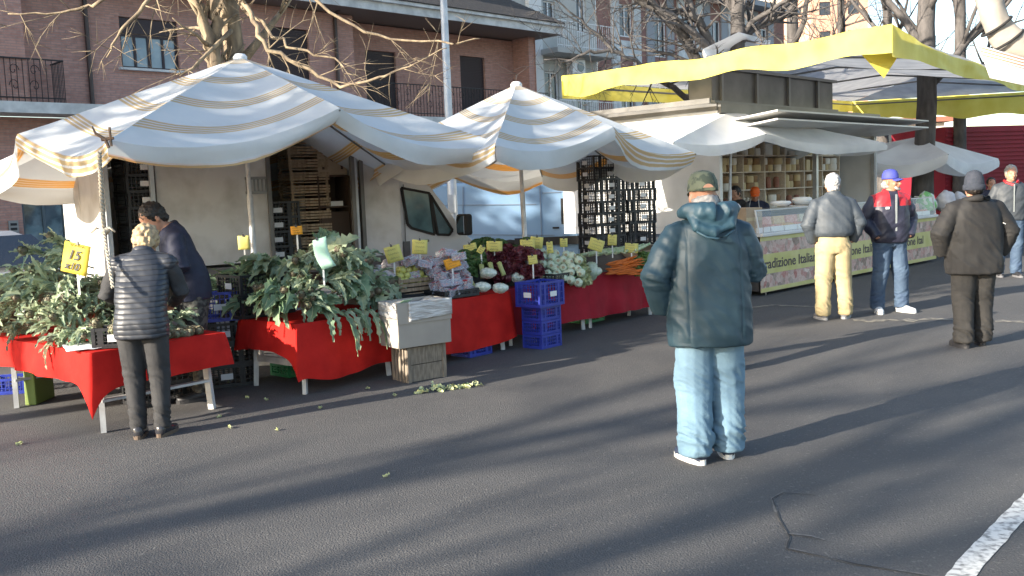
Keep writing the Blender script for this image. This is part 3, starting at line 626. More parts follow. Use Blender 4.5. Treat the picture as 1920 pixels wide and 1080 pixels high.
valance(P1, P2, .25, 90, .10, 1, dip=.03).build('valance', yel, aw, smooth=True)
valance(P2, P3, .30, 110, .10, 2, dip=.14).build('valance', yel, aw, smooth=True)
valance(P3, P4, .58, 40, .0, 3).build('valance', yel, aw, smooth=True)
valance(P4, P1, .3, 60, .0, 4).build('valance', yel, aw, smooth=True)
m = MB(); m.prism([P2+V((-.2, .44, -.18)), P2+V((.35, .52, -.18)), P2+V((.12, .48, -.50))], (0, .01, 0)); m.build('corner_flap', yel, aw)
m = MB(); cp_ = [AT(1318, 92, 18.2), AT(1385, 60, 18.2), AT(1445, 76, 20.5), AT(1440, 96, 20.5), AT(1325, 104, 18.2)]; m.prism(cp_, (.2, 1.2, 0)); m.build('roof_cap', cloth_wh, aw)
m = MB()
for a_, b_ in ((P1, P2), (P2, P3), (P3, P4), (P4, P1)): m.tube([a_+V((0, .05, -.10)), b_+V((0, .05, -.10))], .02, 6)
m.build('rim_frame', rib_m, aw)
for f_ in (.2, .4, .6, .8):
    m = MB(); q0 = P2.lerp(P3, f_)+V((0, 0, -.08)); q1 = P1.lerp(P4, f_)+V((0, 0, .1)); m.tube([q0, q0.lerp(q1, .5)+V((0, 0, .25)), q1], .022, 6); m.build('rafter', rib_m, aw)
# ------------------------------------------------------------------ the cheese truck
TA = R(45.4); TU = V((cos(TA), sin(TA), 0)); TW = V((sin(TA), -cos(TA), 0))
C0 = V((3.45, 15.55, 0))         # near left corner of its body
wpanel = mat('white_panel', (.66, .66, .65), .45, (.55, .55, .54), 2, 6, bump=.05)
dpanel = mat('dark_panel', (.085, .085, .083), .3, (.16, .155, .15), 1.8, 4)
tyre = mat('tyre', (.02, .02, .02), .85, bump=.3); rimm = mat('rim', (.35, .36, .37), .4, metal=.7)
ct = thing('cheese_truck', 'white market truck opened along its side, full of cheese shelves', 'market truck', C0, TA)
Lt = 6.0; Wt = 3.4
m = MB()
m.box((Lt/2, Wt/2, .95), (Lt, Wt, .12)); m.box((Lt/2, Wt/2, 2.94), (Lt, Wt, .10)); m.box((.03, Wt/2, 1.94), (.06, Wt, 1.9)); m.box((Lt-.03, Wt/2, 1.94), (.06, Wt, 1.9)); m.box((Lt/2, Wt-.03, 1.94), (Lt-.13, .06, 1.9)); m.box((Lt/2, .03, .60), (Lt, .05, .56))
m.build('body', wpanel, ct)
m = MB(); m.box((Lt/2, -.03, 2.93), (Lt+.06, .06, .16)); m.box((-.03, Wt/2, 2.95), (.06, Wt, .12)); m.bar((-.4, Wt*.9, 3.02), (-.4, -.1, 3.02), .05, .08); m.build('roof_rail', dpanel, ct)
m = MB(); m.box((2.2, .38, 3.30), (4.3, .45, .58)); o = m.build('roof_box', dpanel, ct, bevel=.02)
m = MB(); 
for i in range(4): m.box((.3+i*1.12, .125, 3.30), (.06, .05, .54)); 
m.box((2.2, .11, 3.03), (4.4, .08, .06)); m.box((2.2, .13, 3.60), (4.4, .08, .05)); m.build('roof_box_trim', rib_m, ct)
m = MB(); 
for z in (2.75, 2.62): m.box((Lt/2, -.55, z), (Lt, 1.0, .025), rx=-.1)
m.build('side_flap', wpanel, ct)
for x in (1.3, Lt-1.2):
    m = MB(); m.M = Matrix.Translation((x, .2, .42)) @ Matrix.Rotation(pi/2, 4, 'X'); m.lathe([(.0, -.1), (.40, -.1), (.42, -.06), (.42, .06), (.40, .1), (0, .1)], 20); o = m.build('wheel', tyre, ct, smooth=True, autos=40)
for x in (.06, 3.4, Lt-.06):
    m = MB(); m.box((x, .05, 1.94), (.08, .08, 1.9)); m.build('post', mat('alu', (.50, .51, .52), .35, (.42, .43, .44), 5, metal=.5), ct)
# shelf rack inside
sh0 = .55; rack = thing('shelf_rack', 'tall wooden rack of pigeonhole shelves inside the white market truck', 'shelves', C0+TU*.15-TW*sh0, TA)
shelfm = mat('shelf_wood', (.66, .57, .46), .7, (.55, .46, .36), 6, aniso=(1, 6, 6)); 
NC = 7; RW = 5.3; zs = [1.22, 1.58, 1.90, 2.20, 2.50]
m = MB()
for z in zs: m.box((RW/2, .18, z), (RW, .36, .022))
m.build('shelf', shelfm, rack); 
m = MB(); m.box((RW/2, .37, 1.85), (RW, .02, 1.4)); m.build('back_panel', mat('rack_back', (.58, .48, .38), .8), rack)
for i in range(NC+1): m = MB(); m.box((i*RW/NC, .18, 1.86), (.03, .355, 1.33)); m.build('upright', shelfm, rack)
CH = [mat('cheese_white', (.78, .74, .66), .6), mat('cheese_yellow', (.58, .46, .26), .6), mat('cheese_rind', (.32, .20, .10), .7, (.22, .13, .07), 8), mat('cured_meat', (.26, .10, .07), .6, (.36, .18, .12), 10)]
def cheese(kind, p, grp_lab):
    m = MB(); r = random.uniform(.07, .10)
    if kind == 0: m.lathe([(0, 0), (r, 0), (r*1.06, .03), (r*1.06, .09), (r, .12), (0, .12)], 14)
    elif kind == 1: m.box((0, 0, .09), (.20, .12, .24))
    elif kind == 2: m.lathe([(0, 0), (.05, .01), (.075, .05), (.07, .10), (.03, .15), (.022, .165), (.035, .19), (.02, .21), (0, .212)], 12)
    else: m.M = Matrix.Rotation(random.uniform(-.2, .2), 4, 'Y'); m.lathe([(0, 0), (.05, .01), (.06, .05), (.06, .17), (.04, .21), (0, .22)], 10)
    mi = {0: random.choice((0, 1, 2)), 1: random.choice((0, 0, 1)), 2: random.choice((0, 1)), 3: 3}[kind]
    o = m.build(['round_cheese', 'cheese_block', 'pear_cheese', 'salami'][kind], CH[mi], None, smooth=True, autos=50); o.location = p; o.rotation_euler = (0, 0, TA+random.uniform(-.3, .3))
    tag(o, grp_lab, ['cheese', 'cheese', 'cheese', 'salami'][kind], 'cheeses and cured meats on the truck shelves')
random.seed(5)
rown = ['on the bottom shelf', 'on the second shelf from the bottom', 'on the third shelf from the bottom', 'on the top shelf']
knd = ['whole cheese wheel', 'cut cheese block', 'pear shaped hanging cheese', 'upright salami']
for r_ in range(4):
    for c_ in range(NC):
        kk = [random.choice((3, 2, 0)), random.choice((2, 3, 0)), random.choice((1, 0, 0)), random.choice((0, 1, 0))][r_]; nn = 3 if kk != 1 else 2
        for q in range(nn):
            x = .15+(c_+(q+.5)/nn*.86+.05)*RW/NC; lp_ = C0+TU*x-TW*(sh0+random.uniform(.07, .15))+V((0, 0, zs[r_]+.012))
            cheese(kk, lp_, f'{knd[kk]} {rown[r_]} of the market truck rack')
            if kk == 0: cheese(kk if kk == 1 else 0, lp_+V((0, 0, (.122 if kk == 0 else .182))), f'{knd[kk]} stacked on another {rown[r_]} of the rack')
# counter with glass display and the printed banner
K0 = G(1425, 551, .04); K0.z = 0; Lc = 7.0; K1 = G(1757, 486, .04)
ctr_ = thing('cheese_counter', 'long glass fronted cheese counter wrapped in a printed banner', 'counter', K0, TA); Lc = (V((K1.x, K1.y, 0))-K0).length
m = MB(); m.box((Lc/2, .40, .48), (Lc-.06, .72, .82)); m.build('cabinet', mat('counter_grey', (.07, .065, .06), .6), ctr_)
m = MB(); m.box((Lc/2, .36, .915), (Lc, .84, .05)); m.build('worktop', wpanel, ctr_, bevel=.01)
glassm = mat('clear_glass', (.86, .90, .92), .04, trans=.0, alpha=.22, spec=.9)
m = MB()
m.add([(0, 0, .94), (Lc, 0, .94), (Lc, .06, 1.28), (0, .06, 1.28)], [(0, 1, 2, 3)]); m.add([(0, .06, 1.28), (Lc, .06, 1.28), (Lc, .42, 1.30), (0, .42, 1.30)], [(0, 1, 2, 3)]); m.add([(0, 0, .94), (0, .06, 1.28), (0, .42, 1.30), (0, .42, .94)], [(0, 1, 2, 3)])
m.build('glass_front', glassm, ctr_)
m = MB(); 
for x in [0, Lc*.25, Lc*.5, Lc*.75, Lc]: m.bar((x, 0, .94), (x, .06, 1.28), .02); m.bar((x, .06, 1.285), (x, .42, 1.305), .02)
m.bar((0, .06, 1.285), (Lc, .06, 1.285), .02); m.build('glass_frame', wpanel, ctr_)
# banner
bnm = bpy.data.materials.new('banner_print'); bnm.use_nodes = True; nt = bnm.node_tree; b = nt.nodes['Principled BSDF']; b.inputs['Roughness'].default_value = .45
tc = mnode(bnm, 'ShaderNodeTexCoord').outputs['Object']; vo = mnode(bnm, 'ShaderNodeTexVoronoi'); vo.inputs['Scale'].default_value = 11; nt.links.new(tc, vo.inputs['Vector'])
cr = mnode(bnm, 'ShaderNodeValToRGB'); e = cr.color_ramp.elements; e[0].color = (.16, .04, .04, 1); e[1].color = (.78, .72, .64, 1)
for p_, q_ in ((.3, (.42, .14, .12, 1)), (.48, (.62, .46, .40, 1)), (.60, (.16, .11, .08, 1)), (.70, (.68, .55, .48, 1))): x = e.new(p_); x.color = q_
nt.links.new(noise_(nt, vo.outputs['Color'], 1.7, 2), cr.inputs[0]); nt.links.new(mixc(nt, .22, cr.outputs[0], mixc(nt, noise_(nt, tc, 30, 3, .4, .6), (.25, .1, .1), (.6, .5, .48))), b.inputs['Base Color'])
m = MB(); m.add([(0, -.012, .05), (Lc, -.012, .05), (Lc, -.012, .90), (0, -.012, .90)], [(0, 1, 2, 3)]); bn = m.build('banner', bnm, ctr_, solid=.004)
bandm = mat('banner_band', (.50, .47, .16), .5, (.58, .54, .24), 3)
m = MB(); m.box((Lc/2, -.017, .475), (Lc, .004, .30)); m.box((Lc/2, -.017, .86), (Lc, .004, .07)); m.box((Lc/2, -.017, .085), (Lc, .004, .06)); m.build('banner_stripe', bandm, bn)
inkm = mat('banner_ink', (.07, .05, .06), .6)
t1 = PL(1538, 495, K0, TA)[0]
tx = text_mesh('radizione Italiana', .215, inkm, ctr_, (.10, -.022, .405), (pi/2, 0, 0), sx=1.0, off=.003, shear=.0)
wd = max(v.co.x for v in tx.data.vertices); tx.scale = ((t1-.15)/wd, 1, 1); sc_ = (t1-.15)/wd
L0 = t1+.35
k = 0
while L0 < Lc-.5:
    t2 = text_mesh('Tradizione Italiana' if L0+2.2 < Lc else 'Tradizione Ital', .215, inkm, ctr_, (L0, -.022, .405), (pi/2, 0, 0), off=.003); w2 = max(v.co.x for v in t2.data.vertices)
    s_ = min(sc_, (Lc-.05-L0)/w2); t2.scale = (s_, 1, 1); L0 += w2*s_+.45; k += 1
# trays in the counter
TR = [mat('tray_pink', (.55, .22, .16), .5, (.66, .38, .30), 30), mat('tray_amber', (.52, .32, .12), .5, (.62, .44, .2), 30), mat('tray_cream', (.66, .60, .46), .5, (.5, .42, .3), 30), mat('tray_red', (.36, .10, .08), .5, (.5, .2, .16), 30)]
plastic = mat('white_plastic', (.70, .71, .70), .4)
nt_ = int(Lc/.42); random.seed(8)
for i in range(nt_):
    ci = [0, 0, 1, 0, 2, 3, 1][i % 7]; x = .22+i*.42; t = thing('food_tray', f'white tray of {["pink sliced ham", "amber cheese", "cream cheese", "dark red salami"][ci]} in the glass counter', 'tray', K0+TU*x-TW*.20+V((0, 0, .945)), TA, 'trays in the cheese counter')
    m = MB(); m.box((0, 0, .012), (.38, .30, .02)); [m.box((s_*.185, 0, .05), (.01, .30, .06)) for s_ in (-1, 1)]; [m.box((0, s_*.145, .05), (.36, .01, .06)) for s_ in (-1, 1)]; m.build('tray', plastic, t)
    m = MB(); 
    for q in range(7): m.box((-.15+q*.05, 0, .06+.01*(q % 2)), (.055, .25, .05+.02*random.random()), ry=.25)
    m.box((0, .08, .16), (.34, .05, .12), rx=-.2); m.build('contents', TR[ci], t)
for i, (x, hh) in enumerate([(1.2, .08), (1.9, .12), (3.2, .1)]):
    m = MB(); m.lathe([(0, 0), (.11, 0), (.17, hh*.6), (.15, hh), (0, hh*1.1)], 14); o = m.build('salad_bowl', plastic, None, smooth=True); o.location = K0+TU*x-TW*.30+V((0, 0, 1.315)); tag(o, ['small white bowl on the left of the glass counter', 'domed white bowl on the middle of the glass counter', 'white bowl on the right of the glass counter'][i], 'bowl')

# ------------------------------------------------------------------ the greengrocer's box truck
GA = R(35); GU = V((cos(GA), sin(GA), 0)); GB = V((-sin(GA), cos(GA), 0)); T0 = V((-4.12, 9.75, 0))
def gt(px, py=420): return PL(px, py, T0, GA)
gtk = thing('box_truck', 'dirty white box truck with an open side parked behind the artichoke tables', 'truck', T0, GA)
dirty = mat('dirty_white', (.55, .545, .53), .5, (.36, .345, .32), 3.2, 10, bump=.06, lo=.42, hi=.75)
xo = [gt(288)[0], gt(296)[0], gt(508)[0], gt(662)[0], gt(684)[0], gt(753)[0]]
zfl = .98; zt = 2.50; xc = xo[5]
m = MB(); Wd = 2.0
m.box((xc/2, Wd/2, zfl-.06), (xc, Wd, .12)); m.box((xc/2, Wd/2, zt), (xc, Wd, .08)); m.box((xc/2, Wd-.02, (zfl+zt)/2), (xc-.02, .04, zt-zfl-.08)); m.box((xc-.02, Wd/2-.02, (zfl+zt)/2), (.04, Wd-.1, zt-zfl-.08))
m.build('box_body', dirty, gtk)
m = MB(); m.box(((xo[1]+xo[2])/2, .02, (zfl+zt)/2), (xo[2]-xo[1]-.02, .035, zt-zfl-.09)); m.build('side_panel', dirty, gtk, bevel=.004)
m = MB(); m.box(((xo[4]+xo[5])/2, .02, (zfl+zt)/2-.12), (xo[5]-xo[4]-.01, .035, zt-zfl+.2)); m.build('side_panel', dirty, gtk, bevel=.004)
sx0 = gt(462)[0]; m = MB(); m.box(((sx0+xo[2])/2, -.003, 1.80), (xo[2]-sx0-.03, .02, .03)); m.box(((sx0+xo[2])/2, -.003, 1.96), (xo[2]-sx0-.03, .02, .03)); [m.box((sx0+.03+i*.045, -.002, 1.88), (.015, .018, .14)) for i in range(int((xo[2]-sx0)/.045))]; m.build('vent_strip', rib_m, gtk)
for x in (.02, xo[0]+.01, xo[2]+.0, xo[3]+.02, xo[4]-.02): m = MB(); m.box((x, -.005, (zfl+zt)/2-.03), (.045, .05, zt-zfl+.1)); m.build('post', galv if x < 1 else dpanel, gtk)
m = MB(); m.box((xo[3]+.06, -.01, (zfl+zt)/2), (.03, .04, zt-zfl)); m.build('door_seal', galv, gtk)
m = MB(); m.box((.3, -.02, zfl-.05), (.8, .04, .14)); m.box((xc/2, .0, zfl-.05), (xc-.1, .05, .13)); m.build('sill_rail', dpanel, gtk)
# rear end: one door shut, the near one the photo shows in the sun
for k in range(2): m = MB(); m.box((-.03, .5+k*.99, (zfl+zt)/2), (.04, .97, zt-zfl-.02)); m.build('rear_door', dirty, gtk, bevel=.006)
m = MB(); m.box((xc/2-.3, Wd/2, .72), (xc-.6, .9, .16)); m.box((xc+.3, Wd/2, .68), (1.5, .8, .16)); m.build('chassis', dpanel, gtk)
for x, y in ((.75, .18), (.75, Wd-.18), (xc+1.05, .18), (xc+1.05, Wd-.18)):
    m = MB(); m.M = Matrix.Translation((x, y, .34)) @ Matrix.Rotation(pi/2, 4, 'X'); m.lathe([(.0, -.1), (.31, -.1), (.34, -.06), (.34, .06), (.31, .1), (0, .1)], 20); w_ = m.build('wheel', tyre, gtk, smooth=True, autos=40)
    m = MB(); m.M = Matrix.Translation((x, y-.105 if y < 1 else y+.105, .34)) @ Matrix.Rotation(pi/2, 4, 'X'); m.lathe([(0, -.01), (.19, -.01), (.19, .01), (0, .01)], 16); m.build('rim', rimm, w_)
# cab: side profile (x forward from the box, z)
def cab(par, x0, prof, win, W_, paint_m, y0=0.0, name='cab'):
    m = MB(); m.prism([(x0+x, y0, z) for x, z in prof], (0, W_, 0)); o = m.build(name, paint_m, par, bevel=.03)
    for side in (0, 1):
        yy = y0-.006 if side == 0 else y0+W_+.006
        for w_ in win:
            m = MB(); m.prism([(x0+x, yy, z) for x, z in w_], (0, .006 if side else -.006, 0)); wo = m.build('side_window', mat('cab_glass', (.055, .10, .115), .07, (.12, .22, .24), 2.6, spec=.8), par)
            m = MB(); n = len(w_)
            for i in range(n): a_, b_ = w_[i], w_[(i+1) % n]; m.bar((x0+a_[0], yy, a_[1]), (x0+b_[0], yy, b_[1]), .035, .03)
            m.build('window_seal', tyre, wo)
    return o
silver = mat('silver_white', (.52, .53, .54), .35, (.44, .45, .46), 2.5, 6, coat=.3)
cx = lambda px: gt(px)[0]-xc
zc_ = lambda px, py: gt(px, py)[1]
prof = [(0, .45), (0, zc_(758, 337)), (.10, zc_(770, 335)), (.28, zc_(795, 337)), (.45, zc_(815, 350)), (.78, zc_(850, 398)), (1.0, zc_(868, 430)), (1.05, zc_(872, 440)), (1.35, zc_(893, 466)), (1.55, zc_(905, 482)), (1.62, .62), (1.58, .40)]
prof[3] = (cx(795), zc_(795, 337)); prof[4] = (cx(815), zc_(815, 348)); prof[5] = (cx(850), zc_(850, 395)); prof[6] = (cx(872), zc_(872, 432)); prof[7] = (cx(893), zc_(893, 452)); prof[8] = (cx(893)+.25, zc_(893, 462)); prof[9] = (cx(893)+.5, zc_(893, 490)); prof[10] = (cx(893)+.55, .6); prof[11] = (cx(893)+.5, .4)
w1_ = [(cx(760), zc_(760, 352)), (cx(812), zc_(812, 362)), (cx(818), zc_(818, 440)), (cx(775), zc_(775, 428)), (cx(768), zc_(768, 420))]
w2_ = [(cx(814), zc_(814, 366)), (cx(852), zc_(852, 432)), (cx(845), zc_(845, 441)), (cx(824), zc_(824, 440))]
cab(gtk, xc+.02, prof, [w1_, w2_], 1.75, silver, .10)
m = MB(); m.box((xc+cx(863), -.10, zc_(863, 421)), (.12, .22, .27)); mo = m.build('side_mirror', tyre, gtk, bevel=.03); m = MB(); m.box((xc+cx(863)-.065, -.10, zc_(863, 421)), (.008, .17, .22)); m.build('mirror_glass', mat('mirror', (.5, .55, .6), .05, metal=1), mo)
m = MB(); m.box((xc+cx(767), .085, zc_(767, 468)), (.09, .02, .20)); m.build('fuel_flap', dpanel, gtk)
m = MB(); m.bar((xc+cx(766), .085, zc_(766, 345)), (xc+cx(766)-.01, .085, .6), .008); m.box((xc+cx(800), .085, zc_(800, 452)), (.14, .02, .03)); m.build('door_line', dpanel, gtk)

# the pale blue-white van behind
V0 = AT(800, 430, 18.6); V0.z = 0; VA = R(4)
def vt(px, py=420): return PL(px, py, V0, VA)
vanp = mat('van_paint', (.20, .31, .46), .3, (.17, .28, .42), 1.5, coat=.4)  # paint darkened and blued to stand in for shade on the van
vn = thing('delivery_van', 'pale blue white delivery van parked between the lamp post and the crate stacks', 'van', V0, VA)
xE = vt(1086)[0]; xS = -2.1; zR = vt(1000, 338)[1]
prof = [(xS, .35), (xS-.08, .7), (xS+.1, .98), (xS+.75, 1.12), (xS+1.35, zR-.12), (xS+1.7, zR), (xE-.25, zR), (xE-.1, zR-.10), (xE, zR-.9), (xE+.01, .45), (xE, .35)]
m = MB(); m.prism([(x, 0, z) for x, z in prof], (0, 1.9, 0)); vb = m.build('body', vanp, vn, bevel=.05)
m = MB()
for (a_, b_) in (((835, 385), (1005, 383)), ((835, 440), (1040, 441)), ((1012, 350), (1016, 470)), ((1016, 362), (1050, 360)), ((868, 350), (868, 470))):
    A_ = vt(*a_); B_ = vt(*b_); m.bar((A_[0], -.012, A_[1]), (B_[0], -.012, B_[1]), .014)
m.build('panel_seam', mat('seam_dark', (.16, .20, .26), .6), vb)
q = vt(1042, 427); m = MB(); m.box((q[0], -.02, q[1]), (.13, .02, .035)); m.build('door_handle', tyre, vn)
a_ = vt(1052, 372); b_ = vt(1060, 420); m = MB(); m.box(((a_[0]+b_[0])/2, -.012, (a_[1]+b_[1])/2), (.09, .02, a_[1]-b_[1])); m.build('tail_light', tyre, vn)
m = MB(); a_ = vt(1055, 460); m.box((a_[0]-.3, -.03, .72), (1.3, .05, .16)); m.build('bumper_strip', tyre, vn)
for x in (vt(955)[0], xS+.75):
    m = MB(); m.M = Matrix.Translation((x, .12, .33)) @ Matrix.Rotation(pi/2, 4, 'X'); m.lathe([(.0, -.1), (.30, -.1), (.33, -.06), (.33, .06), (.30, .15), (0, .15)], 20); w_ = m.build('wheel', tyre, vn, smooth=True, autos=40)
    m = MB(); m.M = Matrix.Translation((x, -.04, .33)) @ Matrix.Rotation(pi/2, 4, 'X'); m.lathe([(0, -.01), (.19, -.01), (.19, .01), (0, .01)], 16); m.build('rim', rimm, w_)
    m = MB(); m.M = Matrix.Translation((x, -.008, .36)) @ Matrix.Rotation(pi/2, 4, 'X'); m.lathe([(.36, -.004), (.42, -.004), (.42, .004), (.36, .004), (.36, -.004)], 20); m.build('wheel_arch', tyre, vn)

# red truck, far right
R0 = AT(1772, 300, 27.0); R0.z = 0; redp = mat('red_corrugated', (.25, .014, .030), .6, (.21, .012, .025), 2)
rt = thing('red_truck', 'big red corrugated box truck at the far end of the market', 'truck', R0, R(14)); zr = AT(1772, 238, 27).z
m = MB(); xx = 9.0; m.box((xx/2, 1.2, (1.0+zr)/2), (xx, 2.4, zr-1.0)); m.box((0.6, 1.2, .6), (1.0, 2.2, .7))
for i in range(17): m.box((xx/2, -.02, 1.08+i*(zr-1.1)/17), (xx-.04, .06, .05))
m.build('box_body', redp, rt)
m = MB(); m.box((xx/2, .4, .85), (xx, .5, .2)); m.build('chassis', dpanel, rt)
for x in (1.5, 2.6, 7.5): m = MB(); m.M = Matrix.Translation((x, .15, .5)) @ Matrix.Rotation(pi/2, 4, 'X'); m.lathe([(.0, -.13), (.46, -.13), (.5, -.08), (.5, .08), (.46, .13), (0, .13)], 20); m.build('wheel', tyre, rt, smooth=True, autos=40)
# cars
def car(label, loc, rz, paint_m, group=None, s=1.0):
    t = thing('parked_car', label, 'car', loc, rz, group)
    prof = [(-2.05, .30), (-2.1, .55), (-2.0, .88), (-1.75, .96), (-1.2, 1.38), (-.7, 1.47), (.2, 1.45), (.55, 1.36), (1.15, .98), (1.75, .86), (2.02, .70), (2.08, .45), (2.0, .28)]
    m = MB(); rings = []
    for w_, y in ((.90, -.84), (1.0, -.80), (1.0, .80), (.90, .84)): rings.append([V((x*(.99 if abs(y) > .82 else 1), y*(1 if z < .98 else 1-.35*(z-.98)), (z-.3)*w_*(1 if w_ == 1 else 1.06)+.3)) for x, z in prof])
    m.loft(rings); m.build('body', paint_m, t, bevel=.05)
    for sd in (-1, 1):
        y = sd*.80; f = lambda z: sd*(.80*(1-.35*max(0, z-.98))+.045)
        for wn_ in ([(-1.45, 1.0), (-1.1, 1.33), (-.35, 1.38), (-.35, 1.0)], [(-.28, 1.0), (-.28, 1.38), (.15, 1.38), (.45, 1.30), (.92, 1.0)]):
            m = MB(); m.prism([(x, f(z), z) for x, z in wn_], (0, .006*sd, 0)); m.build('side_window', darkglass, t)
        for x in (-1.32, 1.30):
            m = MB(); m.M = Matrix.Translation((x, sd*.76, .32)) @ Matrix.Rotation(pi/2, 4, 'X'); m.lathe([(.0, -.1), (.29, -.1), (.32, -.06), (.32, .06), (.29, .1), (0, .1)], 20); w_ = m.build('wheel', tyre, t, smooth=True, autos=40)
            m = MB(); m.M = Matrix.Translation((x, sd*.865, .32)) @ Matrix.Rotation(pi/2, 4, 'X'); m.lathe([(0, -.01), (.2, -.01), (.2, .01), (0, .01)], 14); m.build('rim', rimm, w_)
        m = MB(); m.ball((1.88, sd*.62, .70), (.17, .20, .09), 10, 6); m.build('headlight', mat('headlight', (.75, .78, .8), .1, spec=.9), t, smooth=True)
        m = MB(); m.ball((-2.0, sd*.66, .80), (.08, .14, .11), 10, 6); m.build('tail_light', mat('tail_light', (.4, .02, .02), .2), t, smooth=True)
        m = MB(); m.ball((.75, sd*.95, 1.02), (.09, .11, .07), 8, 6); m.build('side_mirror', paint_m, t, smooth=True)
    m = MB(); m.add([(.60, -.62, 1.37), (1.13, -.72, 1.01), (1.13, .72, 1.01), (.60, .62, 1.37)], [(0, 1, 2, 3)]); 
    for v_ in range(4): m.v[v_] = m.v[v_]+V((.03, 0, .03))
    m.build('windscreen', darkglass, t)
    m = MB(); m.add([(-1.25, -.62, 1.40), (-1.78, -.70, .99), (-1.78, .70, .99), (-1.25, .62, 1.40)], [(3, 2, 1, 0)]); m.build('rear_window', darkglass, t)
    m = MB(); m.box((2.07, 0, .5), (.04, .5, .11)); m.build('number_plate', plastic, t)
    return t
q = G(40, 640); q = V((-6.95, 11.9, 0))
car('silver grey car nosing in behind the left red table', (q.x, q.y, 0), R(-30), mat('car_silver', (.50, .52, .55), .25, metal=.3, coat=.5))
blues = [mat('car_blue', (.10, .22, .36), .3, coat=.4), mat('car_pale', (.52, .56, .6), .3, coat=.4), mat('car_dark', (.05, .07, .09), .3, coat=.4)]
for i, (px, Y, k, rz, lab) in enumerate([(1720, 33, 0, 160, 'blue parked car seen between the tree and the red truck'), (1765, 37, 1, 170, 'pale parked car behind the blue one, beside the red truck'), (1690, 40, 2, 175, 'dark parked car far behind the white umbrella'), (1640, 36, 1, 185, 'pale parked car behind the blue capped man')]):
    q = AT(px, 340, Y); car(lab, (q.x, q.y, 0), R(rz), blues[k], 'cars parked at the far side of the square')
# furled beige canvas and striped flap, top right corner
fc = thing('furled_umbrella', 'furled beige canvas strapped to its pole at the top right', 'umbrella', (0, 0, 0))
beige = mat('beige_canvas', (.42, .38, .33), .85, (.33, .30, .26), 5, bump=.6, bscale=14, tl=.1); YY = 6.2
pts = [AT(1835, -70, YY), AT(1856, -10, YY), AT(1862, 40, YY), AT(1888, 78, YY), AT(1935, 100, YY), AT(2010, 120, YY)]
m = MB(); m.tube(pts, [.11, .085, .075, .10, .12, .13], 16, side=(0, 1, 0)); bo = m.build('canvas', beige, fc); bake(bo, None, lambda co, n: .012*N.noise(co*14), sub=2, smooth_it=0)
for f_, rr in ((.25, .098), (.95, .110)):
    c0 = pts[2].lerp(pts[3], f_); ax = (pts[3]-pts[2]).normalized(); e1_ = ax.cross(V((0, 1, 0))).normalized(); e2_ = ax.cross(e1_); m = MB(); m.tube([c0+e1_*rr*cos(2*pi*k/24)+e2_*rr*sin(2*pi*k/24) for k in range(25)], .009, 6); m.build('strap', tyre, fc, smooth=True)
m = MB(); a0 = AT(1848, 76, YY-.1); m.grid(lambda u, v: AT(1834+u*110+v*22, 84+u*32+v*(62-8*u), YY-.12-.1*sin(u*3)*v), 10, 6, uvf=lambda u, v: (u, v))
flapm = bpy.data.materials.new('striped_flap'); flapm.use_nodes = True; nt = flapm.node_tree; b = nt.nodes['Principled BSDF']; b.inputs['Roughness'].default_value = .7
uv = nt.nodes.new('ShaderNodeUVMap'); sx_ = nt.nodes.new('ShaderNodeSeparateXYZ'); nt.links.new(uv.outputs[0], sx_.inputs[0])
f = math_(nt, 'GREATER_THAN', math_(nt, 'FRACT', math_(nt, 'MULTIPLY', sx_.outputs[1], 9)), .5); f = math_(nt, 'MULTIPLY', f, math_(nt, 'LESS_THAN', sx_.outputs[1], .42))
nt.links.new(mixc(nt, f, (.75, .74, .72), (.70, .22, .12)), b.inputs['Base Color'])
m.build('striped_flap', flapm, fc, smooth=True, uv=True, solid=.006)
m = MB(); q = pts[-1]+V((.6, 0, 0)); m.tube([(q.x, YY, 0), (q.x, YY, 3.3)], .028, 10); m.tube([(q.x, YY, 3.28), (pts[0].x, YY, pts[0].z)], .02, 6); m.box((q.x, YY, .03), (.45, .45, .06)); m.build('pole', pole_m, fc)

# boxes and bags at the near end of the cheese counter
for i, (px, py, w_, h_) in enumerate([(1398, 470, .42, .36), (1396, 432, .40, .34)]):
    q = AT(px, py, 14.35); o = thing('cardboard_box', ['lower brown cardboard box at the near end of the cheese counter', 'upper brown cardboard box at the near end of the cheese counter'][i], 'box', q, TA-.1)
    m = MB(); m.box((0, 0, h_/2), (w_, .36, h_)); m.build('box_body', mat('box_tan', (.40, .30, .20), .85, (.32, .24, .16), 4), o, bevel=.004); m = MB(); m.box((0, -.182, h_*.5), (w_*.98, .003, .05)); m.build('packing_tape', mat('tape', (.45, .36, .22), .3), o)
q = AT(1398, 470, 14.35); t = thing('folding_table', 'small dark folding table carrying the boxes at the near end of the cheese counter', 'table', (q.x, q.y, 0), TA-.1); m = MB(); m.box((0, 0, q.z-.02), (.5, .45, .03)); m.build('tabletop', dpanel, t)
for a_ in (-1, 1):
    for b_ in (-1, 1): m = MB(); m.bar((a_*.2, b_*.18, q.z-.03), (a_*.22, b_*.2, 0), .025); m.build('leg', rib_m, t)
for i, (px, py, mm_, lab) in enumerate([(1395, 545, mat('bag_blue', (.06, .22, .42), .4, (.3, .45, .6), 9), 'crumpled pale blue plastic bag on the ground by the cheese counter end'), (1372, 405, mat('bag_white', (.66, .64, .66), .5, (.5, .48, .5), 9), 'white paper bag standing beside the black haired cheese seller')]):
    m = MB(); m.ball((0, 0, 0), (.20, .13, .13 if i == 0 else .20), 16, 12); o = m.build('carrier_bag', mm_, None, smooth=True); bake(o, None, lambda co, n: .05*N.noise(co*8)+.02*N.noise(co*22), smooth_it=0); o.location = (G(px, py)+V((0, .2, .12))) if i == 0 else AT(px, py, 15.0); tag(o, lab, 'bag')
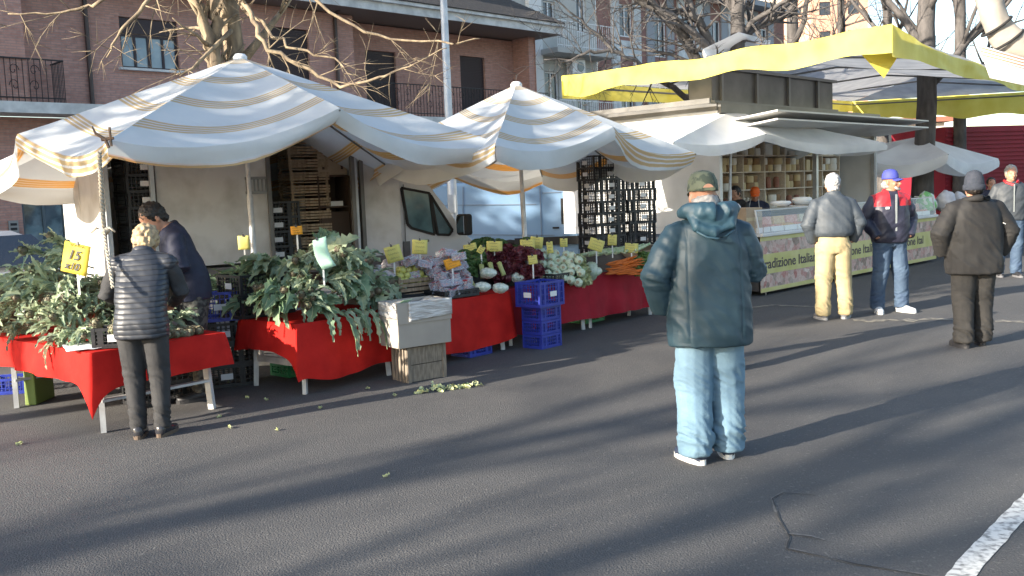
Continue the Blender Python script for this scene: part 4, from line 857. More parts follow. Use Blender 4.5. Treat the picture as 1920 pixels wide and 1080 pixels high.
for i, (px, py, Y, mm_, s_, lab) in enumerate([(1738, 378, 19.3, mat('bag_green', (.20, .50, .16), .4, (.62, .70, .60), 7, lo=.45, hi=.52), .20, 'green and white carrier bag on the far end of the cheese counter'), (1775, 378, 19.6, MATS['bag_white'], .22, 'white carrier bag right of the green one on the far counter'), (1800, 374, 19.9, MATS['bag_white'], .16, 'small white carrier bag at the far right of the counter')]):
    m = MB(); m.ball((0, 0, 0), (s_, s_*.8, s_), 16, 12); o = m.build('carrier_bag', mm_, None, smooth=True); bake(o, None, lambda co, n: .07*N.noise(co*6)+.025*N.noise(co*18), smooth_it=0); o.location = AT(px, py, Y); tag(o, lab, 'bag')
ords = ['lowest', 'second', 'third', 'fourth', 'fifth', 'sixth', 'seventh', 'eighth', 'ninth', 'tenth', 'eleventh', 'twelfth', 'thirteenth', 'fourteenth', 'fifteenth']
# ================================================================== TABLES AND CLOTHS
legm = mat('table_leg', (.52, .53, .53), .5, (.38, .38, .38), 10, metal=.2); boardm = mat('board', (.30, .24, .17), .8)
redc = mat('red_cloth', (.62, .022, .016), .75, (.46, .014, .011), 4, 6, bump=.9, bscale=8, tl=.12, spec=.2)
redd = mat('crimson_cloth', (.38, .018, .034), .75, (.28, .013, .025), 4, 6, bump=.9, bscale=8, tl=.1, spec=.2)
ZT = .62
def table(label, K, a, L, Wd, group='market tables along the lane', ends=(0, 1), swap=False):
    """K near left corner, x along the stall, y back"""
    t = thing('trestle_table', label, 'table', (K.x, K.y, 0), a, group)
    m = MB(); m.box((L/2, Wd/2, ZT-.015), (L-.02, Wd-.02, .03)); m.build('tabletop', boardm, t)
    if swap:
        for y, yy in ((.12, 1), (Wd-.9, 1)):
            for x in (.10, L-.10): m = MB(); m.bar((x, y, ZT-.03), (x+(-.02 if x < .3 else .02), y-.04, 0), .04, .05); m.build('leg', legm, t)
            m = MB(); m.bar((.08, y-.025, .24), (L-.08, y-.025, .24), .06, .02); m.build('crossbar', legm, t)
        return t
    for e in ends:
        x = .10 if e == 0 else L-.10; sx_ = 1 if e == 0 else -1
        for y in (.05, Wd-.07): m = MB(); m.bar((x, y, ZT-.03), (x-sx_*.03, y-(.02 if y < .1 else -.02), 0), .035, .045); m.build('leg', legm, t)
        m = MB(); m.bar((x-sx_*.012, .06, .26), (x-sx_*.012, Wd-.08, .26), .02, .06); m.build('crossbar', legm, t)
    return t
def cloth(label, K, a, L, Wd, drops, clothm, seed=1, tip=.0, corner=None, wav=.02, group='red tablecloths'):
    """drops: front, right, back, left hanging lengths"""
    random.seed(seed); n = 0; t0 = V((K.x, K.y, 0)); m = MB(); ov = .02
    m.grid(lambda u, v: V((-ov+(L+2*ov)*u, -ov+(Wd+2*ov)*v, ZT+.012+.004*N.noise(V((u*6, v*6, seed))))), 16, 10)
    cs = [V((-ov, -ov, 0)), V((L+ov, -ov, 0)), V((L+ov, Wd+ov, 0)), V((-ov, Wd+ov, 0))]; outs = [V((0, -1, 0)), V((1, 0, 0)), V((0, 1, 0)), V((-1, 0, 0))]
    for k in range(4):
        a_, b_ = cs[k], cs[(k+1) % 4]; o = outs[k]; op, on = outs[k-1], outs[(k+1) % 4]; ln = (b_-a_).length; d0 = drops[k]
        if d0 <= 0: continue
        dp, dn = drops[k-1], drops[(k+1) % 4]
        def f(u, v):
            p = a_.lerp(b_, u); s = u*ln; e0 = math.exp(-s/.10) if dp > 0 else 0; e1 = math.exp(-(ln-s)/.10) if dn > 0 else 0
            ee = max(0, 1-e0-e1); db = d0*ee+((d0+dp)/2)*e0+((d0+dn)/2)*e1
            d = db*(1+.14*ee*N.noise(V((s*1.3, seed+k, 0)))) + tip*((e0**1.6 if k == 0 else 0)+(e1**1.6 if k == 3 else 0))+tip*.15*(e0+e1)
            fl = wav*1.4*(sin(s*7+seed+k*2)+.7*sin(s*15+seed*2)+1.6*N.noise(V((s*2.1, seed, k)))+.8*N.noise(V((s*7, seed, v*2))))*v*ee
            oo = (o+op*e0+on*e1)
            return V((p.x, p.y, ZT+.012-d*v))+oo*(.004+.035*v*(1-.4*v)+fl*(.6)+.02*(e0+e1)*v)
        m.grid(f, max(10, int(ln/.035)), 10)
    o = m.build('tablecloth', clothm, None, smooth=True); o.location = t0; o.rotation_euler = (0, 0, a)
    bm = bmesh.new(); bm.from_mesh(o.data); bmesh.ops.remove_doubles(bm, verts=bm.verts, dist=.002); bm.to_mesh(o.data); bm.free()
    return tag(o, label, 'tablecloth', group)
K1 = G(172, 664, ZT); KA = SA
table('near left trestle table with white legs under the short red cloth', K1, KA, 1.08, 2.6, swap=True)
cloth('bright red cloth with a hanging corner on the near left table', K1, KA, 1.08, 2.6, (.27, .2, 0, .24), redc, 3, tip=.20, wav=.024)
K2 = G(556, 610, ZT); e2 = PL(738, 590, K2, SA)[0]; e3 = PL(952, 556, K2, SA)[0]
table('trestle table with grey legs under the artichoke heap in the middle', K2, SA, e2, .82)
cloth('red cloth reaching near the ground under the middle artichoke heap', K2, SA, e2, .82, (.50, 0, .3, .26), redc, 5, tip=.10, wav=.028)
K3 = K2+SU*(e2+.01); table('trestle table under the apples and berry punnets', K3, SA, e3-e2-.02, .9, ends=(1,))
cloth('red cloth on the table of apples and punnets, left of the blue crates', K3, SA, e3-e2-.02, .9, (.54, .45, .3, 0), redc, 9, wav=.016)
K4 = K2+SU*(e3+.10)-SW*.10; e4 = PL(1225, 512, K4, SA)[0]
table('trestle table under the radicchio and fennel', K4, SA, e4*.5, .95); table('trestle table under the carrots, behind the man in teal', K4+SU*(e4*.5+.01), SA, e4*.5, .95, ends=(0, 1))
cloth('dark crimson cloth on the fennel table', K4, SA, e4*.5, .95, (.50, 0, .3, .45), redd, 12, wav=.014)
cloth('dark crimson cloth on the carrot table', K4+SU*(e4*.5+.01), SA, e4*.5, .95, (.50, .48, .3, 0), redd, 15, tip=.06, wav=.03)
# ------------------------------------------------------------------ crates
blackp = mat('black_crate', (.018, .019, .022), .45, (.03, .031, .034), 20); bluep = mat('blue_crate', (.028, .05, .36), .4, (.02, .036, .26), 8); greenp = mat('green_crate', (.03, .22, .09), .45)
woodc = mat('crate_wood', (.36, .28, .19), .8, (.22, .16, .10), 8, aniso=(6, 6, 1.5), bump=.3); paper = mat('paper', (.70, .71, .72), .8); cardm = mat('cardboard', (.36, .285, .205), .85, (.31, .24, .17), 5)
def crate_mesh(m_, sx=.58, sy=.38, h=.20, grid_=(12, 8, 3), t=.012, solidlow=.0):
    m = MB()
    m.box((0, 0, .008), (sx, sy, .012))
    for s_ in (-1, 1):
        for z, hh in ((h-.012, .024), (.022, .02)): m.box((0, s_*(sy/2-t/2), z), (sx, t, hh)); m.box((s_*(sx/2-t/2), 0, z), (t, sy-2*t, hh))
        for k in range(grid_[2]): z = .04+(h-.07)*(k+.5)/grid_[2]; m.box((0, s_*(sy/2-t/2), z), (sx-.02, t*.6, .007)); m.box((s_*(sx/2-t/2), 0, z), (t*.6, sy-.02, .007))
        for k in range(grid_[0]+1): x = -sx/2+.01+(sx-.02)*k/grid_[0]; m.box((x, s_*(sy/2-t/2), h/2), (.008, t*.8, h-.03))
        for k in range(grid_[1]+1): y = -sy/2+.01+(sy-.02)*k/grid_[1]; m.box((s_*(sx/2-t/2), y, h/2), (t*.8, .008, h-.03))
        for r_ in (-1, 1): m.box((s_*(sx/2-.012), r_*(sy/2-.012), h/2), (.028, .028, h-.004)); m.box((s_*sx*.28, r_*(sy/2-t/2), h/2), (.035, t*.9, h-.02))
    o = m.build('plastic_crate', m_); return o
def place(o, loc, rz, label, cat, group=None, first=[None]):
    """first use moves the prototype itself, later uses copy it"""
    if o.get('used'): o = dup(o)
    o['used'] = 1; o.location = loc; o.rotation_euler = (0, 0, rz) if not hasattr(rz, '__len__') else rz
    tag(o, label, cat, group); return o
def crate_with_tag(m_, **k):
    t = thing('plastic_crate', 'x', 'crate'); b = crate_mesh(m_, **k); b.name = 'crate_body'; b.parent = t; KIDS.setdefault(t.name, []).append(b)
    sx, sy, h = k.get('sx', .58), k.get('sy', .38), k.get('h', .20)
    q = MB(); q.box((.02, -sy/2-.003, h*.5), (.11, .003, .055)); q.build('paper_tag', paper, t); q = MB(); q.box((-sx/2-.003, .0, h*.5), (.003, .10, .055)); q.build('paper_tag', paper, t)
    return t
cb_ = crate_with_tag(blackp); 
K = 0
stk = [(AT(1128, 400, 14.0), 13, 'left'), (AT(1188, 400, 14.5), 14, 'right')]
for q, n, sd in stk:
    for i in range(n):
        place(cb_, (q.x+random.uniform(-.012, .012), q.y, .165*i), SA-.2+random.uniform(-.04, .04), f'{ords[i]} black crate from the ground in the tall {sd} stack behind the carrots', 'crate', 'black crates stacked behind the carrot table')
# crates inside the truck, by its rear door
q0 = T0+GU*.42+GB*.32
for i in range(8): place(cb_, (q0.x, q0.y, zfl+.002+i*.17), GA+pi/2+random.uniform(-.03, .03), f'{ords[i]} black crate from the truck floor, stacked by the rear door', 'crate', 'black crates by the rear door of the box truck')
q0 = T0+GU*(gt(530)[0])+GB*.38
for i in range(4): place(cb_, (q0.x, q0.y, zfl+.002+i*.17), GA+random.uniform(-.05, .05), f'{ords[i]} black crate from the truck floor, in the open middle bay', 'crate', 'black crates in the open bay of the box truck')
cw = thing('wooden_crate', 'x', 'crate')
def wood_crate(t, sx, sy, h, n=3):
    for sgn in (-1, 1):
        for k in range(n):
            z = .03+(h-.05)*(k+.5)/n; m = MB(); m.box((0, sgn*(sy/2-.006), z), (sx, .012, (h-.05)/n*.74)); m.build('slat', woodc, t); m = MB(); m.box((sgn*(sx/2-.006), 0, z), (.012, sy-.026, (h-.05)/n*.74)); m.build('slat', woodc, t)
    for a_ in (-1, 1):
        for b_ in (-1, 1): m = MB(); m.box((a_*(sx/2-.027), b_*(sy/2-.027), h/2), (.028, .028, h)); m.build('corner_post', woodc, t)
    m = MB(); m.box((0, 0, .01), (sx-.03, sy-.03, .012)); m.build('bottom', woodc, t); return t
wood_crate(cw, .5, .36, .15)
q0 = T0+GU*(gt(600)[0])+GB*.40
for i in range(10): place(cw, (q0.x, q0.y, zfl+.002+i*.152), GA+random.uniform(-.04, .04), f'{ords[i]} wooden crate up from the truck floor, beside the cardboard box', 'crate', 'wooden crates stacked in the box truck')
# brown cupboard and cardboard box in the truck
q0 = T0+GU*(gt(648)[0]-.02)+GB*.42
cp = thing('shelf_unit', 'dark brown shelf unit inside the box truck, right of the wooden crates', 'shelves', (q0.x, q0.y, zfl+.002), GA); dk = mat('dark_brown', (.06, .04, .028), .7)
m = MB(); m.box((0, .2, .50), (.40, .02, .98)); m.build('back', dk, cp)
for x in (-.2, .2): m = MB(); m.box((x, 0, .50), (.02, .40, .98)); m.build('side', dk, cp)
for z in (.02, .62, .99): m = MB(); m.box((0, 0, z), (.38, .38, .02)); m.build('shelf', dk, cp)
m = MB(); m.box((0, -.05, .31), (.36, .3, .5)); m.build('drawer', dk, cp)
bx = thing('cardboard_box', 'brown cardboard box with a heart shaped hole standing on the dark shelf unit', 'box', (q0.x, q0.y, zfl+1.005), GA)
m = MB(); m.box((0, 0, .15), (.38, .38, .30)); m.build('box_body', cardm, bx, bevel=.004)
m = MB(); m.prism([(cos(a)*0+.045*(16*sin(a)**3)/16, -.193, .20+.045*(13*cos(a)-5*cos(2*a)-2*cos(3*a)-cos(4*a))/16) for a in [2*pi*i/20 for i in range(20)]], (0, -.002, 0)); m.build('heart_hole', dk, bx)
for x in (-.12, .12): m = MB(); m.box((x, -.193, .09), (.03, .003, .05)); m.build('vent_hole', dk, bx)
m = MB(); m.box((.04, -.12, .66), (.16, .1, .06)); o = m.build('white_packet', plastic); o.location = (q0.x, q0.y, zfl); o.rotation_euler = (0, 0, GA); tag(o, 'white packet lying on the middle shelf inside the box truck', 'packet')
# blue crates, front
cbl = crate_with_tag(bluep, sx=.42, sy=.34, h=.27, grid_=(9, 7, 3)); cbs = crate_mesh(bluep, sx=.34, sy=.27, h=.15, grid_=(10, 8, 2))
qn = G(1017, 656); ctrb = qn+SU*.17-SW*.135
for i in range(3): place(cbs, (ctrb.x, ctrb.y, .152*i), SA+.0, f'{["lowest", "second", "third"][i]} blue crate from the ground in front of the fennel table', 'crate', 'blue crates stacked in front of the fennel table')
place(cbl, (ctrb.x-.01, ctrb.y-.03, .458), SA, 'wide blue crate on top of the blue stack in front of the fennel', 'crate')
q = AT(408, 600, 8.75); place(cbl, (q.x, q.y, q.z), SA-.5, 'blue crate behind the vendor in the navy jacket, beside the black crates', 'crate')
q = AT(408, 600, 8.8)
for i in range(3): place(cb_, (q.x, q.y, .0+.2*i-.002*i), SA-.4, f'{ords[i]} black crate from the ground, under the blue crate by the vendor', 'crate', 'black crates under the blue crate')
for i, (px, py, rz) in enumerate([(885, 665, SA), (20, 735, .2)]): q = G(px, py); place(cbs, (q.x, q.y, 0), rz, ['low blue crate on the ground half under the apple table cloth', 'blue crate on the ground under the far left of the red table'][i], 'crate')
q = G(560, 705); o = crate_mesh(greenp, sx=.4, sy=.3, h=.12, grid_=(8, 6, 2)); o.location = (q.x-.05, q.y+.15, 0); o.rotation_euler = (0, 0, SA); tag(o, 'green crate on the ground under the middle red table', 'crate')
q = G(1100, 605); o = crate_mesh(greenp, sx=.4, sy=.3, h=.14, grid_=(8, 6, 2)); o.location = (q.x, q.y+.12, 0); o.rotation_euler = (0, 0, SA); tag(o, 'green crate on the ground behind the blue stack under the fennel table', 'crate')
q = G(76, 752); m = MB(); m.box((0, 0, .16), (.1, .35, .32), taper=.95); m.box((0, 0, .33), (.12, .37, .02)); o = m.build('storage_bin', mat('olive_plastic', (.16, .22, .05), .6), None, bevel=.01); o.location = q; tag(o, 'olive green plastic bin under the near left table', 'bin')
q = G(245, 770); cbk = crate_mesh(blackp, sx=.50, sy=.34, h=.17, grid_=(10, 7, 2))
for i in range(2): place(cbk, (q.x+.12+.12*i, q.y+.35-.0*i, .002+.172*i), SA-.3*i, ['lower black crate on the ground under the near left table, by the woman', 'upper black crate under the near left table, by the woman'][i], 'crate')
# table 1 corner crate with artichokes
q = G(196, 660, ZT); tcr = crate_with_tag(blackp, sx=.30, sy=.22, h=.155, grid_=(8, 6, 3)); tcr.location = q+V((.03, .16, .018)); tcr.rotation_euler = (0, 0, R(8)); tag(tcr, 'small black crate with a white tag on the near corner of the left red table', 'crate')
m = MB(); q = G(150, 661, ZT+.016); 
m.grid(lambda u, v: V((-.16+.36*u, -.04+.5*v, .004+.012*N.noise(V((u*5, v*5, 2))))), 10, 10); o = m.build('paper_sheet', paper, None, smooth=True, solid=.002); o.location = q+V((.02, .12, .008)); o.rotation_euler = (0, 0, R(30)); tag(o, 'white paper sheet on the near corner of the left red table', 'paper')
# crates carrying heap two, at its left end
q = AT(462, 612, 8.75)
for i, h in enumerate((.0, .2)): place(cb_, (q.x+.08, q.y+.12, ZT+.016+h), SA, ['lower black crate with a white tag on the left end of the middle table', 'upper black crate on the left end of the middle table'][i], 'crate')
# box on the old crate
wc = thing('wooden_crate', 'old grey wooden crate standing on end under the film wrapped carton', 'crate', G(765, 719)+V((cos(R(38))*.215-sin(R(38))*.135, sin(R(38))*.215+cos(R(38))*.135, 0)), R(38))
oldw = mat('old_wood', (.26, .215, .165), .9, (.15, .125, .10), 9, aniso=(6, 6, 1.2), bump=.5, bscale=30)
for k in range(5): m = MB(); m.box((-.206, -.11+.055*k, .16), (.012, .036, .32)); m.build('slat', oldw, wc)
m = MB(); m.box((0, 0, .15), (.36, .22, .29)); m.build('lining', dk, wc)
for s_ in (-1, 1):
    for z, h_ in ((.08, .15), (.24, .155)): m = MB(); m.box((0, s_*.128, z), (.37, .01, h_)); m.build('plank', oldw, wc)
for k in range(5): m = MB(); m.box((.206, -.11+.055*k, .16), (.012, .042, .32)); m.build('slat', oldw, wc)
for a_ in (-1, 1): 
    for b_ in (-1, 1): m = MB(); m.box((a_*.192, b_*.128, .16), (.036, .026, .322)); m.build('corner_post', oldw, wc)
m = MB(); m.box((0, 0, .325), (.40, .24, .008)); m.build('lid', oldw, wc)
bc = thing('carton', 'grey cardboard carton with its upper half wrapped in clear film, on the wooden crate', 'box', V(wc.location)+V((-.015, -.03, .331)), R(36)); greycard = mat('carton_grey', (.34, .31, .27), .8, (.30, .27, .24), 4)
m = MB(); m.box((0, 0, .115), (.56, .34, .23)); m.build('carton_bottom', greycard, bc, bevel=.006)
m = MB(); 
for s_ in (-1, 1): m.box((0, s_*.176, .315), (.572, .008, .19)); m.box((s_*.282, 0, .315), (.008, .344, .19))
m.box((0, 0, .24), (.55, .34, .01)); m.build('carton_side', greycard, bc)
film = mat('plastic_film', (.50, .50, .50), .22, (.36, .345, .33), 5, 6, bump=1.0, bscale=12, aniso=(1, 1, 7), spec=.9, lo=.45, hi=.55)
m = MB(); m.grid(lambda u, v: V((-.17+.46*u, -.184-.004*abs(sin(u*9+v*30)), .235+.18*v+.03*u*(1-v))), 16, 10); m.grid(lambda u, v: V((-.288-.003*abs(sin(u*9+v*30)), .172-.344*u, .27+.14*v)), 10, 6)
m.grid(lambda u, v: V((-.27+.54*u, -.165+.33*v, .385+.025*N.noise(V((u*4, v*3, 1)))+.02*sin(u*8))), 16, 10); m.build('film_wrap', film, bc, smooth=True, solid=.002)
m = MB(); m.box((-.14, -.05, .40), (.12, .12, .003), rx=-.5, rz=.3); m.build('price_card', mat('card_green', (.48, .62, .38), .7), bc)
# ================================================================== PRODUCE
leafA = mat('leaf_silver', (.20, .29, .20), .5, (.48, .54, .36), 5, 3, tl=.32, lo=.38, hi=.62, spec=.4); ribA = mat('leaf_rib', (.42, .46, .28), .5, tl=.15); leafB = mat('leaf_dark', (.14, .23, .14), .5, (.26, .36, .21), 5, 3, tl=.3); headA = mat('artichoke', (.13, .15, .08), .6, (.20, .13, .11), 14)
stemA = mat('stem_pale', (.44, .47, .30), .5)
def leaf(m, base, d, L, wd, curl, roll, mi=0, st=12, lob=.42):
    d = V(d).normalized(); side = d.cross(V((0, 0, 1))); side = side.normalized() if side.length > .1 else V((1, 0, 0)); side = (Matrix.Rotation(roll, 3, d) @ side); p = V(base); rows = []
    for i in range(st+1):
        u = i/st; w_ = wd*(sin(pi*min(1, u*.9+.1))**.7)*(1 if i % 2 else 1-lob)*(0.25 if u < .12 else 1); nrm = side.cross(d)
        if i == st: w_ = .004
        ph = .012*sin(i*1.9+roll*5); rw = wd*.07*(1-u)+.002
        rows.append([p-side*w_+nrm*(w_*.45+ph), p-side*w_*.5+nrm*(w_*.12), p-side*rw, p+nrm*-.004, p+side*rw, p+side*w_*.5+nrm*(w_*.12), p+side*w_+nrm*(w_*.45-ph)])
        p = p+d*L/st; d = (d+V((0, 0, -curl/st*(1+u)))+side*.02*sin(i+roll)).normalized(); side = (side-d*side.dot(d)).normalized()
    vs = [q for r in rows for q in r]; fs = []; ms = []
    b = len(m.v); m.v += [m.M @ q for q in vs]; m.uv += [(0, 0)]*len(vs)
    for i in range(st):
        for j in range(6): a_ = b+i*7+j; m.f.append((a_, a_+1, a_+8, a_+7)); m.m.append(2 if j in (2, 3) else mi)
def head_mesh(r=.045):
    m = MB(); m.lathe([(0, -.2*r), (.7*r, 0), (r, .7*r), (.85*r, 1.5*r), (.3*r, 2.1*r), (0, 2.2*r)], 12)
    for k in range(4):
        for j in range(8):
            a = 2*pi*(j+.5*k)/8; z = r*(.15+.45*k); rr = r*(.95-.12*k)
            c = V((cos(a)*rr, sin(a)*rr, z)); tn = V((-sin(a), cos(a), 0)); m.add([c-tn*r*.36, c+tn*r*.36, c+V((cos(a)*r*.22, sin(a)*r*.22, r*.55))+tn*r*.2, c+V((cos(a)*r*.12, sin(a)*r*.12, r*.85)), c+V((cos(a)*r*.22, sin(a)*r*.22, r*.55))-tn*r*.2], [(0, 1, 2, 3, 4)])
    return m
def bunch(seed, nl=10, L=.42, mi=0, withhead=True, wd=1.0, cu=(.4, 1.6)):
    random.seed(seed); t = thing('artichoke_stalk', 'x', 'artichoke'); m = MB()
    for i in range(nl):
        a = random.uniform(-1, 1)*1.0; e = random.uniform(-.1, .9); s0 = random.uniform(0, .16)
        leaf(m, (0, s0, 0), (sin(a)*cos(e), cos(a)*cos(e), sin(e)), L*random.uniform(.5, 1.05), random.uniform(.024, .044)*wd, random.uniform(*cu), random.uniform(-.9, .9), mi)
    m.build('leaves', [leafA, leafB, ribA], t, smooth=True)
    m = MB(); m.tube([(0, -.12, -.02), (0, .0, 0), (0, .22, .03)], [.013, .012, .009], 7); m.build('stem', stemA, t, smooth=True)
    if withhead: m = head_mesh(random.uniform(.034, .045)); 
    if withhead: o = m.build('flower_head', headA, t); o.location = (0, .22, .03); o.rotation_euler = (-1.2, 0, 0)
    return t
protos = [bunch(40+i, mi=0, L=.40, withhead=i % 2 == 0) for i in range(4)]; protod = [bunch(50+i, mi=1, L=.42, withhead=i % 2 == 1) for i in range(3)]; protow = [bunch(57+i, nl=8, mi=i % 2, L=.36, withhead=True, wd=2.1, cu=(.6, 2.4)) for i in range(4)]
def heap(n, fn, what, where, group, ps, seed, scale=(.75, 1.1), zc=None):
    random.seed(seed)
    for i in range(n):
        p, out, uv_ = fn(i); o = ps[i % len(ps)]
        rz = math.atan2(-out.x, out.y)+random.gauss(0, .5); tilt = out.z+random.gauss(0, .22)
        if o.get('used'): o = dup(o)
        o['used'] = 1; o.location = p; o.rotation_euler = Euler((tilt, random.gauss(0, .5), rz)); sc = random.uniform(*scale); o.scale = (sc,)*3
        sz = 'small ' if sc < scale[0]+.12 else 'large ' if sc > scale[1]-.1 else ''
        hd_ = 'artichoke stalk with bud,' if any(c.name.startswith('flower') for c in KIDS.get(o.name, [])) else 'budless artichoke stalk,'
        tag(o, f'{sz}{hd_} {uv_} of {where}' if where else f'{sz}{hd_} {uv_}', 'artichoke', group)
def wh(u, v, f, hh, big):
    if f*hh > big: return 'at the top'
    return ('low ' if f*hh < big*.4 else 'halfway up ')+('on the left' if u < -.12 else 'on the right' if u > .2 else 'in the middle')+(', front side' if v < .05 else ', back side')
c1 = K1+SU*.42-SW*1.25
def h1(i):
    u = random.uniform(-.36, .50); v = random.uniform(-.85, .80); q = c1+SU*u-SW*v
    hh = .62*math.exp(-((u*.9-.02)**2/.12+(v-.0)**2/.13))+.20*math.exp(-(v+.1)**2/.4)
    f = random.random()**.5; out = (SU*(u*.9)-SW*(v-.05)*.8+V((-.45, -.35, 0))).normalized(); out.z = -.05+.5*(f*hh)
    return V((q.x, q.y, ZT+.05+hh*f)), out, wh(u, v, f, hh, .42)
heap(140, h1, '', 'the left heap', 'artichoke stalks heaped on the left table', protos, 61, (.55, .82))
c2 = K2+SU*(e2*.50)-SW*.42
def h2(i):
    u = random.uniform(-.50, .62); v = random.uniform(-.26, .36); q = c2+SU*u-SW*v
    hh = .66*math.exp(-((u-.02)**2/.15+(v-.10)**2/.16)); f = random.random()**.3; out = (SU*u*1.6-SW*(v-.12)*1.0).normalized(); out.z = .05+.25*hh
    return V((q.x, q.y, ZT+.08+hh*f)), out, wh(u, v, f, hh, .42)
heap(74, h2, '', 'the middle heap', 'artichoke stalks heaped on the middle table', protow+protow+protos[:2], 62, (.7, 1.0))
random.seed(63)
for i, (px, ll) in enumerate([(618, .34), (636, .50), (660, .36), (682, .52)]):
    q = PL(px, 600, K2, SA); b0 = K2+SU*q[0]-SW*.03+V((0, 0, .06)); t = thing('artichoke_stalk', f'long artichoke leaves hanging over the middle red cloth, {ords[i] if i else "first"} from the left', 'artichoke', b0, 0, 'artichoke leaves hanging over the front'); m = MB()
    for k in range(3): leaf(m, (random.uniform(-.03, .03), random.uniform(-.02, .02), 0), SW*1.0+SU*random.uniform(-.35, .35)+V((0, 0, random.uniform(-.1, .3))), ll*random.uniform(.7, 1.1), .035, 2.6, random.uniform(-.4, .4), k % 2, 14)
    m.build('leaves', [leafA, leafB, ribA], t, smooth=True)
def h4(i): q = AT(440+random.uniform(-15, 75), 540+random.uniform(-30, 25), 9.0+random.uniform(-.1, .4)); return q, V((random.uniform(-1, .5), -.3, .1)), 'among the black crates'
heap(12, h4, '', 'the middle table', 'dark artichoke stalks in the black crates', protod, 64, (.6, .9))
# loose artichoke heads on the right of the near table and in the small crate
hd = head_mesh(.034).build('artichoke', mat('artichoke_pale', (.24, .27, .15), .6, (.20, .14, .12), 14), None)
random.seed(72)
for i in range(30):
    u = random.uniform(-.34, .40); v = random.choice((random.uniform(-.6, -.25), random.uniform(.2, .5))); q = c1+SU*u-SW*v; hh = .62*math.exp(-((u*.9-.02)**2/.12+v*v/.13))+.20*math.exp(-(v+.1)**2/.4)
    place(hd, (q.x, q.y, ZT+.03+hh*.75), (random.uniform(-1.5, 1.5), random.uniform(-1.5, 1.5), random.uniform(0, 6)), f'artichoke head on the left heap, {"near the top" if hh > .5 else "low" if hh < .3 else "halfway up"}, {"left" if u < -.1 else "right" if u > .12 else "middle"}', 'artichoke', 'artichoke heads on the left heap').scale = (1.15,)*3
random.seed(71); k = 0
for r_ in range(4):
    for c_ in range(7):
        q = K1+SU*(.50+c_*.075+random.uniform(-.01, .01))-SW*(.14+r_*.085+random.uniform(-.01, .01)); place(hd, (q.x, q.y, ZT+.03), (R(random.uniform(60, 100)), random.uniform(-.4, .4), SA+random.uniform(-.7, .7)), f'trimmed artichoke head, {["front", "second", "third", "back"][r_]} row, {ords[c_].replace("lowest", "first")} from the left on the near left table', 'artichoke', 'trimmed artichoke heads on the near left table')
for i in range(9):
    q = V(tcr.location)+V((random.uniform(-.11, .11), random.uniform(-.07, .07), .12+random.uniform(0, .04))); place(hd, q, (random.uniform(-1, 1), random.uniform(-1, 1), random.uniform(0, 6)), 'artichoke head in the small black crate on the near left table', 'artichoke', 'artichoke heads in the small black crate')
# apples in a wooden crate
ap_ = K3+SU*(PL(752, 575, K3, SA)[0])-SW*.30
qa = G(752, 562, ZT+.02); ac = thing('wooden_crate', 'wooden slatted crate of yellow apples at the front of the table', 'crate', qa+V((.06, .12, .05)), SA-.1); wood_crate(ac, .46, .32, .19, 3)
apple = mat('apple_yellow', (.50, .50, .12), .35, (.60, .55, .22), 6); am = MB(); am.lathe([(0, .058), (.012, .066), (.03, .068), (.040, .045), (.041, .03), (.03, .008), (.012, 0), (0, .006)], 14); am.tube([(0, 0, .055), (.004, 0, .08)], .0025, 4)
apo = am.build('apple', apple, None, smooth=True); random.seed(81)
for l_ in range(3):
    for i in range(5-l_ if l_ else 5):
        for j in range(4-l_):
            lx, ly = -.17+.082*i+l_*.04, -.11+.074*j+l_*.03; q = V(ac.location)+V((cos(SA-.1)*lx-sin(SA-.1)*ly, sin(SA-.1)*lx+cos(SA-.1)*ly, .11+l_*.052)); place(apo, q, (random.uniform(-.5, .5), random.uniform(-.5, .5), random.uniform(0, 6)), f'yellow apple in the {["bottom", "middle", "top"][l_]} layer of the wooden crate, {["front", "second", "third", "back"][j]} row, {ords[i].replace("lowest", "first")} from left', 'apple', 'yellow apples in the wooden crate')
# punnets of berries / tomatoes
clear = mat('punnet_plastic', (.60, .62, .70), .12, alpha=.30, spec=.9); redf = mat('red_fruit', (.42, .03, .02), .25, (.55, .12, .05), 20); lidp = mat('printed_lid', (.50, .48, .54), .25, (.42, .03, .04), 16, 2, lo=.44, hi=.50, spec=.8)
pt = thing('fruit_punnet', 'x', 'punnet'); m = MB()
for s_ in (-1, 1): m.box((0, s_*.048, .035), (.15, .003, .07)); m.box((s_*.075, 0, .035), (.003, .095, .07))
m.box((0, 0, .003), (.15, .095, .004)); m.build('tray', clear, pt); m = MB(); random.seed(5)
for i in range(22): m.ball((random.uniform(-.06, .06), random.uniform(-.036, .036), random.uniform(.02, .055)), .015, 6, 5)
m.build('fruit', redf, pt, smooth=True); m = MB(); m.box((0, 0, .073), (.152, .098, .005)); m.build('lid', lidp, pt)
trq = G(845, 560, ZT+.02); trn = crate_mesh(blackp, sx=.46, sy=.34, h=.08, grid_=(9, 6, 1)); trn.location = trq+V((.0, .20, 0)); trn.rotation_euler = (0, 0, SA-.1); tag(trn, 'low black tray full of berry punnets beside the apples', 'tray')
random.seed(82)
def pun(p, lab, grp, tilt=.3): place(pt, p, (random.gauss(-.25, .2), random.gauss(0, .25), SA+random.gauss(0, .5)), lab, 'punnet', grp)
for l_ in range(5):
    for i in range(3):
        for j in range(2 if l_ < 4 else 1):
            lx, ly = -.15+.15*i+.02*l_, -.10+.11*j+.055*l_; a = SA-.1; q = V(trn.location)+V((cos(a)*lx-sin(a)*ly, sin(a)*lx+cos(a)*ly, .03+l_*.072)); pun(q, f'clear berry punnet in the {["bottom", "second", "third", "fourth", "top"][l_]} layer of the black tray, {["left", "middle", "right"][i]} {["front", "back"][j]}', 'berry punnets in the black tray')
